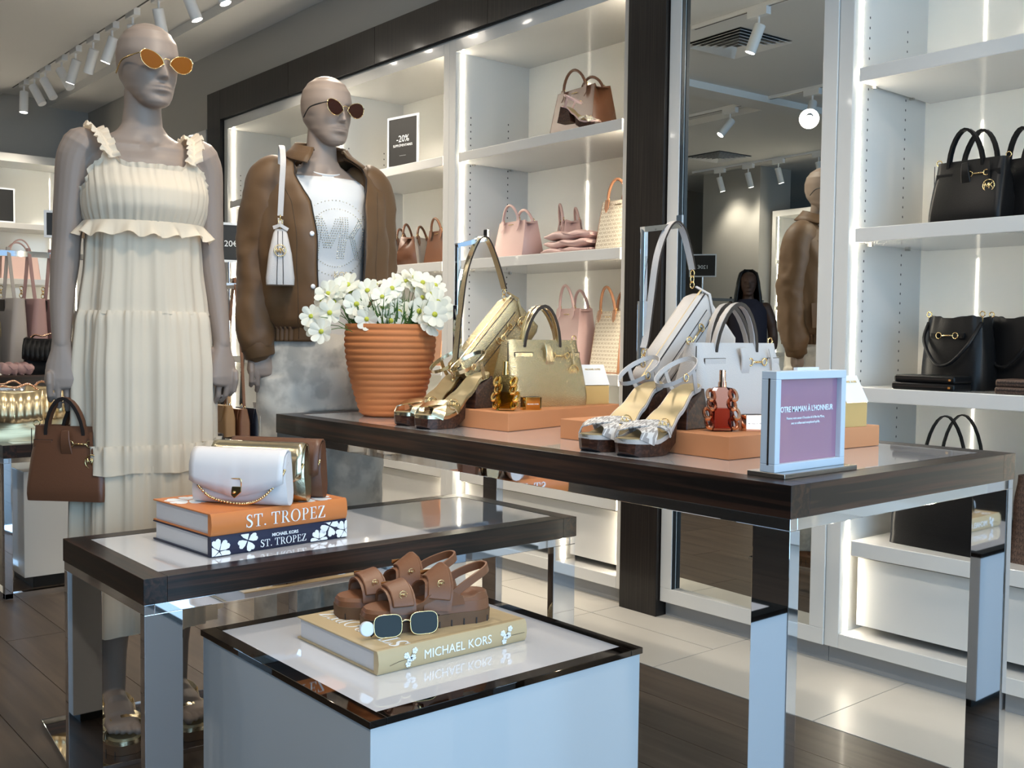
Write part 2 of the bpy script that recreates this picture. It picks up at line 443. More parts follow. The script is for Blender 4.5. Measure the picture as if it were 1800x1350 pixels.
def serif_text(body, size, mt, parent, o, u, v, name='serif_lettering', align=.5, th=.0004, spread=1.):
    u = V(u).normalized(); v = V(v).normalized(); w_ = u.cross(v); mb = MB(); adv = 0; items = []
    for ch in body:
        g, a = serif_glyphs(ch); items.append((g, adv)); adv += a * spread + .05
    x0 = -adv * align
    for g, a in items:
        if not g: continue
        mb = MB()
        for p in g: mb.prism([(q[0] + a + x0, q[1]) for q in p], o, u * size, v * size, w_ * th)
        mb.build('letter', mt, parent)

def ring_me(r, t, n=28, k=8):
    mb = MB(); mb.tube([(r * cos(2 * pi * i / n), 0, r * sin(2 * pi * i / n)) for i in range(n)], t, k, up=(0, 1, 0), closed=True); return mb
_med = None
def medallion(parent, loc, r=.02, rz=0., rx=0.):
    """gold ring with the letters M K inside, facing local -y"""
    global _med
    if _med is None:
        mb = ring_me(1., .09, 28, 6)
        def st(a, b, w=.085): mb.tube([(a[0], 0, a[1]), (b[0], 0, b[1])], w, 5)
        for a, b in [((-.72, -.5), (-.62, .5)), ((-.62, .5), (-.32, -.25)), ((-.32, -.25), (-.05, .5)), ((-.05, .5), (.02, -.5)), ((.12, -.5), (.12, .5)), ((.12, -.02), (.66, .52)), ((.3, .15), (.72, -.5))]: st(a, b)
        me = bpy.data.meshes.new('logo_medallion'); me.from_pydata(mb.v, [], mb.f); _med = me
        me.polygons.foreach_set('use_smooth', [True] * len(me.polygons)); me.materials.append(gold)
    o = bpy.data.objects.new('logo_medallion', _med); COL.objects.link(o); o.parent = parent; o.location = loc; o.scale = (r, r, r); o.rotation_euler = (rx, 0, rz)
    return o

# ================================================================== the room
ZC = 2.90
floor = struct(box('floor', dark_gap, None, -9.1, 1.7, -5.6, 3.5, -.12, -.012))
_pl = MB().box(0, 1.8 - .002, 0, .19 - .002, -.012, 0)
_me = bpy.data.meshes.new('plank'); _me.from_pydata(_pl.v, [], _pl.f)
rows = 0; y = 2.43 - .19
while y > -2.0:
    x = -9.1 - random.choice([0, .45, .9, 1.35])
    while x < 1.7:
        if -9.1 <= x and x + 1.8 <= 1.72:
            o = put('plank', _me, plank_m, floor, loc=(x, y, 0))
        else:
            a, b = max(x, -9.1), min(x + 1.8, 1.7)
            if b - a > .05: box('plank', plank_m, floor, a, b - .002, y, y + .188, -.012, 0)
        x += 1.8
    y -= .19
mb = MB()
while y > -5.6:
    x = -9.1
    while x < 1.7: mb.box(x, min(x + 1.8, 1.7) - .002, y, y + .188, -.012, 0); x += 1.8
    y -= .19
mb.build('plank', plank_m, floor)['kind'] = 'stuff'
xs = [-2.165 + .585 * k for k in range(-12, 11)]
for a in xs:
    if a < -9.1 or a > 1.3: continue
    for (c, d) in (((2.432, 2.728), (2.732, 3.0)) if a < -2.2 else ((2.432, 3.0),)):
        box('tile', tile_m, floor, a + .0015, a + .5835, c, d, -.012, .0005)

wr = MB()
wr.box(-9.1, -6.57, 2.93, 3.5, 0, ZC).box(-6.57, 1.7, 2.93, 3.5, 2.425, ZC).box(-6.57, 1.7, 3.40, 3.5, 0, 2.425)
struct(wr.build('wall_right', paint))
struct(box('wall_back', paint, None, -9.25, -9.1, -5.6, 3.5, 0, 3.0))
struct(MB().box(-9.1, 1.7, -5.75, -5.6, 0, 3.0).build('wall_left', paint))
cl = MB()
cl.box(-9.1, 1.7, -5.6, 2.19, ZC, 3.05).box(-9.1, 1.7, 2.60, 2.93, ZC, 3.05).box(-9.1, 1.7, 2.19, 2.60, 2.96, 3.05)
ceiling = struct(cl.build('ceiling', ceil_m))
# shallow ceiling bulkheads seen in the mirror
box('ceiling_bulkhead', ceil_m, ceiling, -5.30, -5.10, -5.6, 1.6, ZC - .05, ZC)
box('ceiling_bulkhead', ceil_m, ceiling, -9.1, -5.30, -.95, -.75, ZC - .05, ZC)
# grey column and glazed shop front, out of the direct view
struct(box('wall_pillar', paint, None, -8.08, -7.25, -3.5, -3.0, 0, ZC))
struct(box('wall_front', paint, None, 1.68, 1.80, -5.6, -1.65, 0, 3.0))  # unseen wall, added to narrow the shop front and limit sideways daylight
win = struct(MB().box(1.68, 1.74, -1.65, 2.93, 0, .06).box(1.68, 1.74, -1.65, 2.93, 2.75, ZC).box(1.68, 1.74, -1.65, -1.6, .06, 2.75).box(1.68, 1.74, -.1, -.04, .06, 2.75).box(1.68, 1.74, 2.6, 2.93, .06, 2.75).build('window_1', steel))
for a, b in ((-1.6, -.1), (-.04, 2.6)): box('pane', clear, win, 1.705, 1.715, a, b, .06, 2.75)
# pavement outside
struct(box('ground_outside', tile_m, None, 1.74, 10, -8, 8, -.15, -.02))

# ------------------------------------------------------------------ lit shelf units
def shelf_unit(W, loc, rz, label, shelves=(1.895, 1.398, .90), cat='shelf unit', side_l=.05, side_r=.05, D=.47, holes=True, leds=(True, True), strength=None, group=None):
    t = thing('shelf_unit', label, cat, loc, rz, group=group)
    T = .02
    box('back_panel', white_back, t, 0, W, D - .02, D, .06, 2.42)
    for s in (0, 1):
        a, b = ((-side_l, 0.) if s == 0 else (W, W + side_r))
        box('side_panel', white, t, a, b, 0, D, .06, 2.42, bevel=.002)
    box('header', white, t, 0, W, 0, D - .02, 2.358, 2.42)
    box('base_rail', white, t, 0, W, 0, .16, .06, .108, bevel=.002)
    box('plinth', grey_plinth, t, -side_l, W + side_r, .03, D, 0, .06)
    box('base_slab', white, t, .025, W - .025, .02, D - .02, .362, .41, bevel=.002)
    box('drawer_front', white, t, .03, W - .03, .055, .075, .135, .352, bevel=.0015)
    box('drawer_box', white, t, .03, W - .03, .09, D - .02, .135, .362)
    for z in shelves:
        sh = box('shelf', white, t, .016, W - .016, .008, D - .02, z - .045, z, bevel=.0025)
        for sx in (.012, W - .022):
            for sy in (.09, .32): box('shelf_pin', steel, sh, sx, sx + .014, sy, sy + .012, z - .052, z - .044)
    for i, on in enumerate(leds):
        if on: box('led_strip', led, t, *((.0005, .003) if i == 0 else (W - .003, W - .0005)), .036, .046, .11, 2.355)
    if holes:
        mb = MB()
        for sx in (0.0004, W - .0004):
            for sy in (.09, .32):
                z = .50
                while z < 2.10:
                    mb.add([(sx, sy + .0033 * cos(2 * pi * j / 8), z + .0045 * sin(2 * pi * j / 8)) for j in range(8)], [tuple(range(8)) if sx < .1 else tuple(range(7, -1, -1))])
                    z += .032
        mb.build('peg_holes', black, t)['kind'] = 'stuff'
    return t
YF = 2.90
shelf_unit(1.245, (-6.30, YF, 0), 0, 'lit white shelf unit at the far end of the dark wood surround')
shelf_unit(1.0, (-4.955, YF, 0), 0, 'lit white shelf unit holding brown bags and a black discount sign', side_r=.045)
shelf_unit(1.075, (-3.86, YF, 0), 0, 'lit white shelf unit with pink bags beside the dark wood pillar', side_r=.04)
shelf_unit(1.12, (-1.80, YF, 0), 0, 'lit white shelf unit holding black bags beside the mirror', side_l=.05)
shelf_unit(1.12, (-.57, YF, 0), 0, 'empty lit white shelf unit near the shop front')

# dark wood surround: end post, lintel of separate veneer panels, pillar
dw = struct(MB().box(-6.555, -6.358, 2.875, 3.40, 0, 2.612).build('trim_1', ebony_z))
x = -6.358
for wdt in (.92, .92, .92, .85):
    box('panel', ebony_z, dw, x + .0015, min(x + wdt, -2.747) - .0015, 2.875, 3.0, 2.424, 2.612); x += wdt
box('lintel_shade', dark_gap, dw, -6.35, -2.75, 2.89, 2.96, 2.419, 2.43)  # dark strip: black shade under the lintel put in as colour
box('jamb_shade', dark_gap, dw, -6.36, -6.345, 2.92, 3.3, 0, 2.43)  # dark strip: shade between post and shelf unit put in as colour
struct(box('trim_2', ebony_z, None, -2.745, -2.556, 2.878, 3.40, 0, ZC - .001, bevel=.001))

def wall_mirror(x0, x1, label, z1=2.40, fr=.053, turn=0.):
    t = thing('wall_mirror', label, 'mirror', (x0, 2.895, 0))
    W = x1 - x0
    f = MB().box(0, W, 0, .03, .06, .06 + fr).box(0, W, 0, .03, z1 - fr, z1).box(0, fr, 0, .03, .06 + fr, z1 - fr).box(W - fr, W, 0, .03, .06 + fr, z1 - fr)
    f.build('frame', white, t, bevel=.0015)
    box('edge_bead', black, t, fr - .001, fr + .003, .004, .02, .06 + fr, z1 - fr)
    gw = (W - 2 * fr) / 2 + .003; box('glass', mirror_m, t, -gw, gw, -.002, .002, .06 + fr - .003, z1 - fr + .003, loc=(W / 2, .015, 0), rot=(0, 0, radians(turn)))
    box('plinth', grey_plinth, t, 0, W, .035, .4, 0, .06)
    box('carcass', white, t, 0, W, .03, .45, .06, z1)
    return t
wall_mirror(-2.551, -1.852, 'tall white-framed mirror between dark pillar and black bag shelves', turn=-2.2)
wall_mirror(-7.95, -6.62, 'tall white-framed mirror past the end post of the dark surround')
box('filler_panel', white, None, -2.551, -.55, 2.90, 3.38, 2.42, 2.424)
tag(bpy.data.objects['filler_panel'], kind='structure'); bpy.data.objects['filler_panel'].name = 'trim_3'

# shelving along the back wall
shelf_unit(2.1, (-8.68, .60, 0), radians(90), 'lit cream shelf wall at the back behind hanging bags', shelves=(1.885, 1.45, .95), D=.40, holes=False)
shelf_unit(2.1, (-8.68, -1.60, 0), radians(90), 'lit cream shelf wall at the back beside the grey column', shelves=(1.885, 1.45, .95), D=.40, holes=False)
# shelves opposite, seen in the mirror
shelf_unit(1.05, (-6.10, -3.15, 0), radians(180), 'lit shelf unit on the opposite wall beside the grey column', D=.40, holes=False)

# ------------------------------------------------------------------ ceiling: vents, tracks, spotlights
def vent(x, y, label):
    t = thing('ceiling_vent', label, 'vent', (x, y, ZC))
    s = .235
    box('backing', black, t, -s, s, -s, s, -.002, .02)
    for i in range(6):
        a = s - i * .036; b = a - (.024 if i else .03); z = -.004 - .0035 * i
        if b < .03: b = 0
        mb = MB()
        def R_(q, zz): return [(-q, -q, zz), (q, -q, zz), (q, q, zz), (-q, q, zz)]
        mb.loft([R_(a, z - .010), R_(b, z + .004)] if b else [R_(a, z - .01), R_(.001, z - .008)], True, False)
        mb.build('louvre' if i else 'frame', lampw, t, solid=.002)
    return t
vent(-4.27, .69, 'square white ceiling vent of stepped louvres over the tables')
vent(-7.15, -2.24, 'square white ceiling vent of stepped louvres over the back racks')

def track(x0, x1, y, label, z=ZC):
    t = thing('lighting_track', label, 'track', (x0, y, z))
    L = x1 - x0
    box('rail', lampw, t, 0, L, -.019, .019, -.022, 0, bevel=.002)
    box('slot', black, t, .01, L - .01, -.006, .006, -.0225, -.021)
    return t
_spot = None
def spotlight(x, y, ztop, aim, label, group, on=True, energy=0., flip=1):
    """adaptor box, stem, cylinder housing with a bright lens, aimed along a direction"""
    t = thing('spotlight', ('glowing ' if on else 'unlit ') + label, 'spotlight', (x, y, ztop), group=group)
    box('adaptor', lampw, t, -.07, .07, -.02, .02, -.045, 0, bevel=.003)
    MB().tube([(0, 0, -.04), (0, 0, -.10)], .007, 8).build('stem', lampw, t, smooth=40)
    d = V(aim).normalized(); c = V((0, 0, -.115)); a, b = c - d * .03, c + d * .13
    h = MB().tube([a, a + d * .004, b], [.026, .031, .031], 18).build('housing', lampw, t, smooth=40)
    MB().tube([b - d * .002, b + d * .0015], [.026, .026], 18).build('lens', disc if on else lampw, t)
    if energy:
        l = bpy.data.lights.new('lamp', 'SPOT'); l.energy = energy; l.spot_size = radians(105); l.spot_blend = .8; l.shadow_soft_size = .07; l.color = (1, .89, .74)
        lo_ = bpy.data.objects.new('lamp', l); COL.objects.link(lo_); lo_.parent = t; lo_.location = b + d * .01
        lo_.rotation_euler = d.to_track_quat('-Z', 'Y').to_euler()
    return t
track(-8.75, -3.0, 2.24, 'white lighting track recessed in the slot along the shelf wall', ZC + .06)
G1 = 'spotlights on the track along the shelf wall'
LB = 'white cylinder spotlight on the recessed track along the shelf wall'
for k, (x, aim, on) in enumerate([(-8.42, (.05, -.05, -1), 1), (-8.15, (.5, .35, -1), 0), (-7.88, (.5, .35, -1), 0), (-7.5, (.55, .35, -1), 0), (-7.2, (-.35, -.2, -1), 1), (-6.85, (-.4, -.15, -1), 0),
                      (-6.5, (-.3, -.25, -1), 1), (-6.15, (-.3, .3, -1), 0), (-5.75, (-.2, .3, -1), 0), (-5.35, (.2, .35, -1), 1), (-5.0, (.3, .3, -1), 1), (-4.6, (.4, .2, -1), 1), (-4.2, (.3, -.3, -1), 1), (-3.6, (.5, -.35, -1), 1)]):
    spotlight(x, 2.24, ZC + .04, aim, LB, G1, bool(on), 60 if on else 0)
track(-6.0, 1.0, -.85 + .25, 'long white lighting track over the middle of the shop')
G2 = 'spotlights on the track over the middle of the shop'
for k, x in enumerate((-5.5, -4.7, -3.9, -3.1, -2.3, -1.5, -.7, .1)):
    spotlight(x, -.6, ZC - .02, ((.25, .55, -.85) if k % 2 else (-.25, .6, -.8)), 'white cylinder spotlight on the track over the middle of the shop', G2, True, 16)
track(-4.2, 1.2, 1.15, 'added white lighting track on the ceiling above the display tables')  # added track: its spots give mannequins and tables extra warm light
G3 = 'added fill spotlights above the display tables'
for k, (x, aim, en) in enumerate(((-3.7, (-.3, .2, -1), 40), (-2.4, (.1, .45, -1), 45), (-1.32, (-1, -.06, -.95), 36), (-1.18, (-.95, .35, -.95), 36), (-.75, (-.35, .55, -1), 45), (.2, (-.7, .3, -1), 25))):
    spotlight(x, 1.15, ZC - .02, aim, 'added fill spotlight on the ceiling track above the display tables', G3, True, en)
track(-8.0, -5.7, -2.75, 'short white lighting track beside the grey column')
for x in (-7.6, -7.2, -6.8, -6.3):
    spotlight(x, -2.75, ZC - .02, (.1, -.3, -1), 'white cylinder spotlight on the short track beside the column', 'spotlights beside the grey column', True, 26)

# ================================================================== tables
ZT, ZM, ZP = .816, .583, .4515
def display_table(x0, x1, y0, y1, zt, th, fr, legx, legy, label, cat='table'):
    t = thing('display_table', label, cat, ((x0 + x1) / 2, (y0 + y1) / 2, 0))
    a, b = (x1 - x0) / 2, (y1 - y0) / 2
    z0, z1 = zt - th, zt
    for s in (-1, 1):
        box('frame_board', ebony_x, t, -a, a, *sorted((s * b, s * (b - fr))), z0, z1, bevel=.0008)
        box('frame_board', ebony_y, t, *sorted((s * a, s * (a - fr))), -b + fr, b - fr, z0, z1, bevel=.0008)
    box('glass_inset', white_glass, t, -a + fr, a - fr, -b + fr, b - fr, z0 + .005, z1 - .0006)
    zc = z0 - .02
    ap = MB()
    ap.box(-a + .002, a - .002, -b + .002, -b + .022, zc, z0).box(-a + .002, a - .002, b - .022, b - .002, zc, z0)
    ap.box(-a + .002, -a + .022, -b + .022, b - .022, zc, z0).box(a - .022, a - .002, -b + .022, b - .022, zc, z0)
    ap.build('apron', chrome, t, bevel=.001)
    for sx in (-1, 1):
        for sy in (-1, 1):
            X = sorted((sx * (a - .002), sx * (a - .002 - legx))); Y = sorted((sy * (b - .002), sy * (b - .002 - legy)))
            box('leg', chrome, t, *X, *Y, 0, zc, bevel=.0008)
    return t
display_table(-2.70, -.953, 1.39, 2.187, ZT, .0545, .052, .072, .028, 'long dark wood and chrome table bearing the flower pot and heeled sandals')
display_table(-2.394, -1.906, .708, 1.835, ZM, .0505, .046, .022, .075, 'low dark wood and chrome table bearing the orange and navy books')
pd = thing('pedestal', 'square white pedestal with mirrored rim bearing the tan book', 'pedestal', (-1.643, 1.151, 0))
pa, pb = .316, .309
side = mat('pedestal_paint', (.60, .60, .60), .35)
box('body', side, pd, -pa + .004, pa - .004, -pb + .004, pb - .004, .03, ZP - .012, bevel=.001)
box('base', black, pd, -pa + .03, pa - .03, -pb + .03, pb - .03, 0, .03)
rim = mat('dark_mirror_rim', (.10, .085, .075), .03, 1.)
for s in (-1, 1):
    box('rim', rim, pd, -pa, pa, *sorted((s * pb, s * (pb - .032))), ZP - .012, ZP, bevel=.001)
    box('rim', rim, pd, *sorted((s * pa, s * (pa - .032))), -pb + .032, pb - .032, ZP - .012, ZP, bevel=.001)
box('glass_inset', white_glass, pd, -pa + .032, pa - .032, -pb + .032, pb - .032, ZP - .011, ZP - .0005)

# ------------------------------------------------------------------ books
def heart_flower(mb, c, r, o, u, v, w, n=4, rot=0., hole=.1):
    for k in range(n):
        a = rot + 2 * pi * k / n
        P = []
        for q in ((.08, 0), (.45, .30), (.78, .42), (.98, .30), (1.0, .12), (.90, 0), (1.0, -.12), (.98, -.30), (.78, -.42), (.45, -.30)):
            P.append((c[0] + r * (q[0] * cos(a) - q[1] * sin(a)), c[1] + r * (q[0] * sin(a) + q[1] * cos(a))))
        mb.prism(P, o, u, v, w)
def book(name, label, corner, ux, L, Wd, T, z, cover, deco=None, group=None):
    """corner: spine-side near-bottom corner; spine runs along +y local, pages extend to -x local; local x=0 is the spine face"""
    t = thing('book', label, 'book', (corner[0], corner[1], z), ux, group=group)
    c = .003
    MB().box(-Wd, -.012, .005, L - .005, c, T - c).build('pages', page, t)
    # spine slightly rounded + boards
    prof = [(-.014, 0), (-.004, .0), (0, T * .16), (.0022, T * .5), (0, T * .84), (-.004, T), (-.014, T)]
    MB().prism([(p[0], p[1]) for p in prof], (0, 0, 0), (1, 0, 0), (0, 0, 1), (0, L, 0)).build('spine', cover, t, smooth=50)
    box('cover_board', cover, t, -Wd - .006, -.012, 0, L, 0, c, bevel=.0008)
    box('cover_board', cover, t, -Wd - .006, -.012, 0, L, T - c, T, bevel=.0008)
    return t
YX = V((0, 1, 0)); ZX = V((0, 0, 1))
Lb, Wb = .338, .262
b1 = book('book', 'navy book with white flowers on its spine under the orange book', (-2.005, .885), radians(4), Lb, Wb, .043, ZM, navy)
sp = .0026
text('MICHAEL KORS', .0095, ink_white, b1, (sp, .175, .0275), (0, 1, 0), (0, 0, 1), bold=.0002)
serif_text('ST. TROPEZ', .0155, ink_white, b1, (sp, .172, .0075), (0, 1, 0), (0, 0, 1))
fl = MB()
for c, r, q in (((.018, .012), .026, .7), ((.084, .026), .0235, .4), ((.262, .006), .022, .9), ((.29, .032), .024, .3), ((.33, .018), .023, 1.)):
    fl = MB(); heart_flower(fl, c, r, (.0018, 0, 0), YX, ZX, (.001, 0, 0), 5 if q > .6 else 4, q)
    # keep the printed flowers inside the spine height
    fl.v = [(x, min(max(y, .001), Lb - .001), min(max(z, .0025), .0405)) for x, y, z in fl.v]
    fl.build('flower_print', ink_white, b1)
b2 = book('book', 'orange book with large white serif spine lettering on the navy book', (-2.006, .886), radians(4), Lb, Wb, .047, ZM + .0432, orange2)
serif_text('ST. TROPEZ', .0265, ink_white, b2, (sp, .180, .0105), (0, 1, 0), (0, 0, 1), spread=1.02)
fl = MB()
for c, r, q in (((-.05, .27), .05, .5), ((-.2, .05), .05, .2), ((-.22, .25), .045, .8)): 
    fl = MB(); heart_flower(fl, c, r, (0, 0, .0471), (1, 0, 0), YX, (0, 0, .0003), 5, q)
    fl.v = [(min(max(x, -Wb), -.004), min(max(y, .002), Lb - .002), z) for x, y, z in fl.v]
    fl.build('flower_print', ink_white, b2)
b3 = book('book', 'tan book with white sans spine lettering on the pedestal', (-1.4995, .968), radians(0), .343, .285, .0425, ZP, kraft)
text('MICHAEL KORS', .0235, ink_white, b3, (sp, .175, .0125), (0, 1, 0), (0, 0, 1), xs=.97)
serif_text('ST. TROPEZ', .0365, ink_white, b3, (-.010, .075, .0427), (-1, 0, 0), (0, -1, 0), align=0.)
for cy, sg in ((.062, -1), (.285, 1)):
    mb = MB()
    for dy, dz in ((.0, .010), (.012, .020), (-.004, .026), (.016, .032), (.004, .018)): heart_flower(mb, (cy + dy * .9, dz), .0058, (.0022, 0, 0), YX, ZX, (.0008, 0, 0), 5, dz * 40)
    mb.build('flower_print', ink_white, b3)
    MB().tube([(.0026, cy + sg * .045 + .006, .016 - sg * -.002), (.0027, cy + sg * .02, .018), (.0027, cy + .004, .02), (.0026, cy + .01, .03)], .0004, 4).build('twig_print', black, b3)

# ------------------------------------------------------------------ orange risers
ZR = ZT + .045
def riser(P, label):
    cx = sum(p[0] for p in P) / len(P); cy = sum(p[1] for p in P) / len(P)
    o = MB().prism([(p[0] - cx, p[1] - cy) for p in P], (0, 0, 0), (1, 0, 0), (0, 1, 0), (0, 0, .045)).build('display_riser', orange, None, bevel=.0015, loc=(cx, cy, ZT))
    return tag(o, label, 'riser')
riser([(-1.904, 1.598), (-2.005, 2.09), (-2.42, 2.05), (-2.33, 1.585)], 'flat orange block under the gold handbags')
riser([(-1.226, 1.581), (-1.205, 2.085), (-1.74, 2.10), (-1.72, 1.60)], 'flat orange block under the white handbags')

# ------------------------------------------------------------------ terracotta pot and flowers
pot = thing('flower_pot', 'ribbed terracotta pot full of white flowers', 'pot', (-2.478, 1.635, ZT))
prof = [(.0, 0), (.074, 0), (.082, .006)]
z = .010; hh = .262
while z < hh - .006:
    t_ = z / hh; R = .083 + .047 * sin(min(1, t_ * 1.12) * pi / 2)
    R -= .004 * max(0, (t_ - .8) / .2)
    ph = (z % .0175) / .0175
    prof.append((R + .0042 * sin(pi * ph) ** .7 - .002, z)); z += .00219
prof += [(prof[-1][0] - .001, hh), (.118, hh), (.114, hh - .03), (.105, hh - .05), (.0, hh - .05)]
MB().lathe(prof, 64, cap=False).build('body', terracotta, pot, smooth=70)
MB().lathe([(.0, .212), (.109, .213), (.109, .217), (0, .222)], 24, cap=False).build('soil', mat('pot_filling', (.03, .025, .015), .9), pot)
mb = MB(); rnd = random.Random(3)
for i in range(420):
    a = rnd.random() * 2 * pi; r = .1 * sqrt(rnd.random()); b = V((r * cos(a), r * sin(a), .235))
    d = V((cos(a) * (.15 + r * 6), sin(a) * (.15 + r * 6), 1.5)).normalized() * (.04 + rnd.random() * .085)
    side_ = V((-sin(a) + rnd.uniform(-.5, .5), cos(a), rnd.uniform(-.3, .3))).normalized() * .0022
    tip = b + d; mid = b + d * .5 + V((rnd.uniform(-.006, .006), rnd.uniform(-.006, .006), 0))
    mb.add([b - side_ * .5, b + side_ * .5, mid + side_, tip, mid - side_], [(0, 1, 2, 3, 4)])
    for k in range(3):
        q = b + d * (.35 + .2 * k); e = V((rnd.uniform(-1, 1), rnd.uniform(-1, 1), rnd.uniform(.2, 1))).normalized() * .016; s2 = e.orthogonal().normalized() * .0016
        mb.add([q, q + e * .5 + s2, q + e, q + e * .5 - s2], [(0, 1, 2, 3)])
fo = mb.build('foliage', leafm, pot); fo['kind'] = 'stuff'
pm = MB(); R_ = []
for i, (l, wd) in enumerate(((.10, .05), (.3, .16), (.55, .27), (.8, .31), (.95, .25), (1.03, .13))):
    R_.append([(wd * s, l if abs(s) < .9 or i < 4 else l - .03, .10 * l * l - .12 * abs(s) * wd + (.02 if abs(s) < .1 else 0)) for s in (-1, -.5, 0, .5, 1)])
pm.loft(R_, closed=False)
petal_me = bpy.data.meshes.new('petal'); petal_me.from_pydata(pm.v, [], pm.f); petal_me.polygons.foreach_set('use_smooth', [True] * len(petal_me.polygons))
cm = MB().ell((0, 0, .06), (.21, .21, .14), 10, 6)
centre_me = bpy.data.meshes.new('flower_centre'); centre_me.from_pydata(cm.v, [], cm.f); centre_me.polygons.foreach_set('use_smooth', [True] * len(centre_me.polygons))
FL = [(547, 556), (553, 575), (565, 583), (567, 528), (588, 532), (580, 550), (577, 517), (592, 511), (612, 501), (617, 513), (646, 511), (661, 501), (627, 535), (633, 546), (672, 522), (672, 542), (687, 564),
      (702, 548), (689, 507), (706, 497), (727, 488), (743, 497), (765, 502), (736, 547), (730, 509), (742, 523), (758, 517), (769, 531), (777, 547), (764, 553), (756, 569), (645, 561), (667, 560), (690, 518), (714, 495)]
pc = V((-2.478, 1.635, ZT + .235)); dp0 = (pc - CAM).dot(FW)
for i, (px, py) in enumerate(FL):
    front = (py - 520) / 45.0
    dep = dp0 - .03 - .075 * front + rnd.uniform(-.03, .03)
    P = CAM + ray(px, py) * dep
    out = (P - (pc + V((0, 0, .02)))); out.z *= .8; nrm = (out.normalized() * .7 + (CAM - P).normalized() * .75 + V((rnd.uniform(-.3, .3), rnd.uniform(-.3, .3), rnd.uniform(-.1, .3)))).normalized()
    r = rnd.uniform(.030, .040)
    t = thing('cosmos_flower', 'white artificial cosmos flower with yellow-green centre in the terracotta pot', 'flower', P, group='white flowers in the terracotta pot', rot=nrm.to_track_quat('Z', 'Y').to_euler())
    put('flower_centre', centre_me, yolk, t).scale = (r, r, r)
    spin = rnd.random()
    for k in range(8):
        o = put('petal', petal_me, petalm, t); o.scale = (r, r, r * rnd.uniform(.6, 1.5)); o.rotation_euler = (rnd.uniform(-.15, .35), rnd.uniform(-.15, .15), spin + k * pi / 4 + rnd.uniform(-.08, .08))
    root = pc + (V((P.x, P.y, pc.z)) - pc) * .55
    if (V((root.x, root.y, 0)) - V((pc.x, pc.y, 0))).length > .085: root = pc + (V((root.x, root.y, pc.z)) - pc).normalized() * .085
    inv = t.rotation_euler.to_matrix().transposed()
    mid = (root + P) / 2 + V((0, 0, .012))
    MB().tube(catmull([inv @ (root - V((0, 0, .02)) - P), inv @ (mid - P), inv @ (-nrm * .006)], 4), .0011, 5).build('stem', leafm, t)

# ------------------------------------------------------------------ perfume, boxes
def perfume(x, y, rz, liquid, metal, label, s=1.):
    t = thing('perfume_bottle', label, 'perfume', (x, y, ZR), rz, scale=s)
    g = glass_mat('perfume_glass_' + label[:4], liquid[0])
    def oct_(a, b, c, z): return [(-a + c, -b, z), (a - c, -b, z), (a, -b + c, z), (a, b - c, z), (a - c, b, z), (-a + c, b, z), (-a, b - c, z), (-a, -b + c, z)]
    MB().loft([oct_(.020, .014, .006, 0), oct_(.023, .016, .007, .006), oct_(.021, .016, .007, .05), oct_(.022, .016, .007, .083), oct_(.018, .013, .006, .088), oct_(.008, .008, .003, .090)]).build('bottle', g, t)
    if liquid[1]:
        lq = glass_mat('perfume_liquid_' + label[:4], liquid[1])
        MB().loft([oct_(.0185, .0125, .006, .006), oct_(.0175, .0125, .006, .047)]).build('liquid', lq, t)
    MB().lathe([(.0085, .089), (.0085, .1), (.0065, .1), (.0065, .122), (.006, .124), (0, .124)], 20).build('sprayer', metal, t, smooth=40)
    for sx in (-1, 1):
        mb = MB()
        for k in range(4):
            zc_ = .016 + k * .019
            mb.tube([(sx * (.024 + .005 * sin(k * 2.)) + .007 * cos(q), .010 * sin(q) * 1.1, zc_ + .010 * sin(q)) for q in [2 * pi * j / 12 for j in range(12)]], .0042, 6, closed=True)
        mb.build('metal_link', metal, t, smooth=60)
    return t
def perfume_cap(x, y, rz, metal, label):
    t = thing('perfume_stopper', label, 'stopper', (x, y, ZR), rz)
    def oc(a, b, c, z): return [(-a, -b + c, z), (-a + c, -b, z), (a - c, -b, z), (a, -b + c, z), (a, b - c, z), (a - c, b, z), (-a + c, b, z), (-a, b - c, z)]
    MB().loft([oc(.026, .014, .007, 0), oc(.026, .014, .007, .033)]).build('shell', metal, t, bevel=.0006)
    MB().loft([oc(.021, .010, .005, .0331), oc(.021, .010, .005, .0335)]).build('top_inlay', edge_dark, t)
    text('MICHAEL KORS', .0045, ink_white, t, (0, -.0142, .014), (1, 0, 0), (0, 0, 1))
    return t
goldm = mat('bottle_gold', (.90, .62, .22), .10, 1.)
perfume(-1.975, 1.648, radians(28), ((.97, .95, .80), (.85, .68, .12)), goldm, 'clear perfume bottle with yellow liquid and gold links', 1.0)
perfume_cap(-1.962, 1.722, radians(70), goldm, 'gold perfume cap beside the clear bottle')
perfume(-1.31, 1.664, radians(50), ((.96, .70, .62), (.80, .38, .30)), rose, 'pink perfume bottle with rose gold links and sprayer', 1.0)
perfume_cap(-1.283, 1.728, radians(62), rose, 'rose gold perfume cap beside the pink bottle')
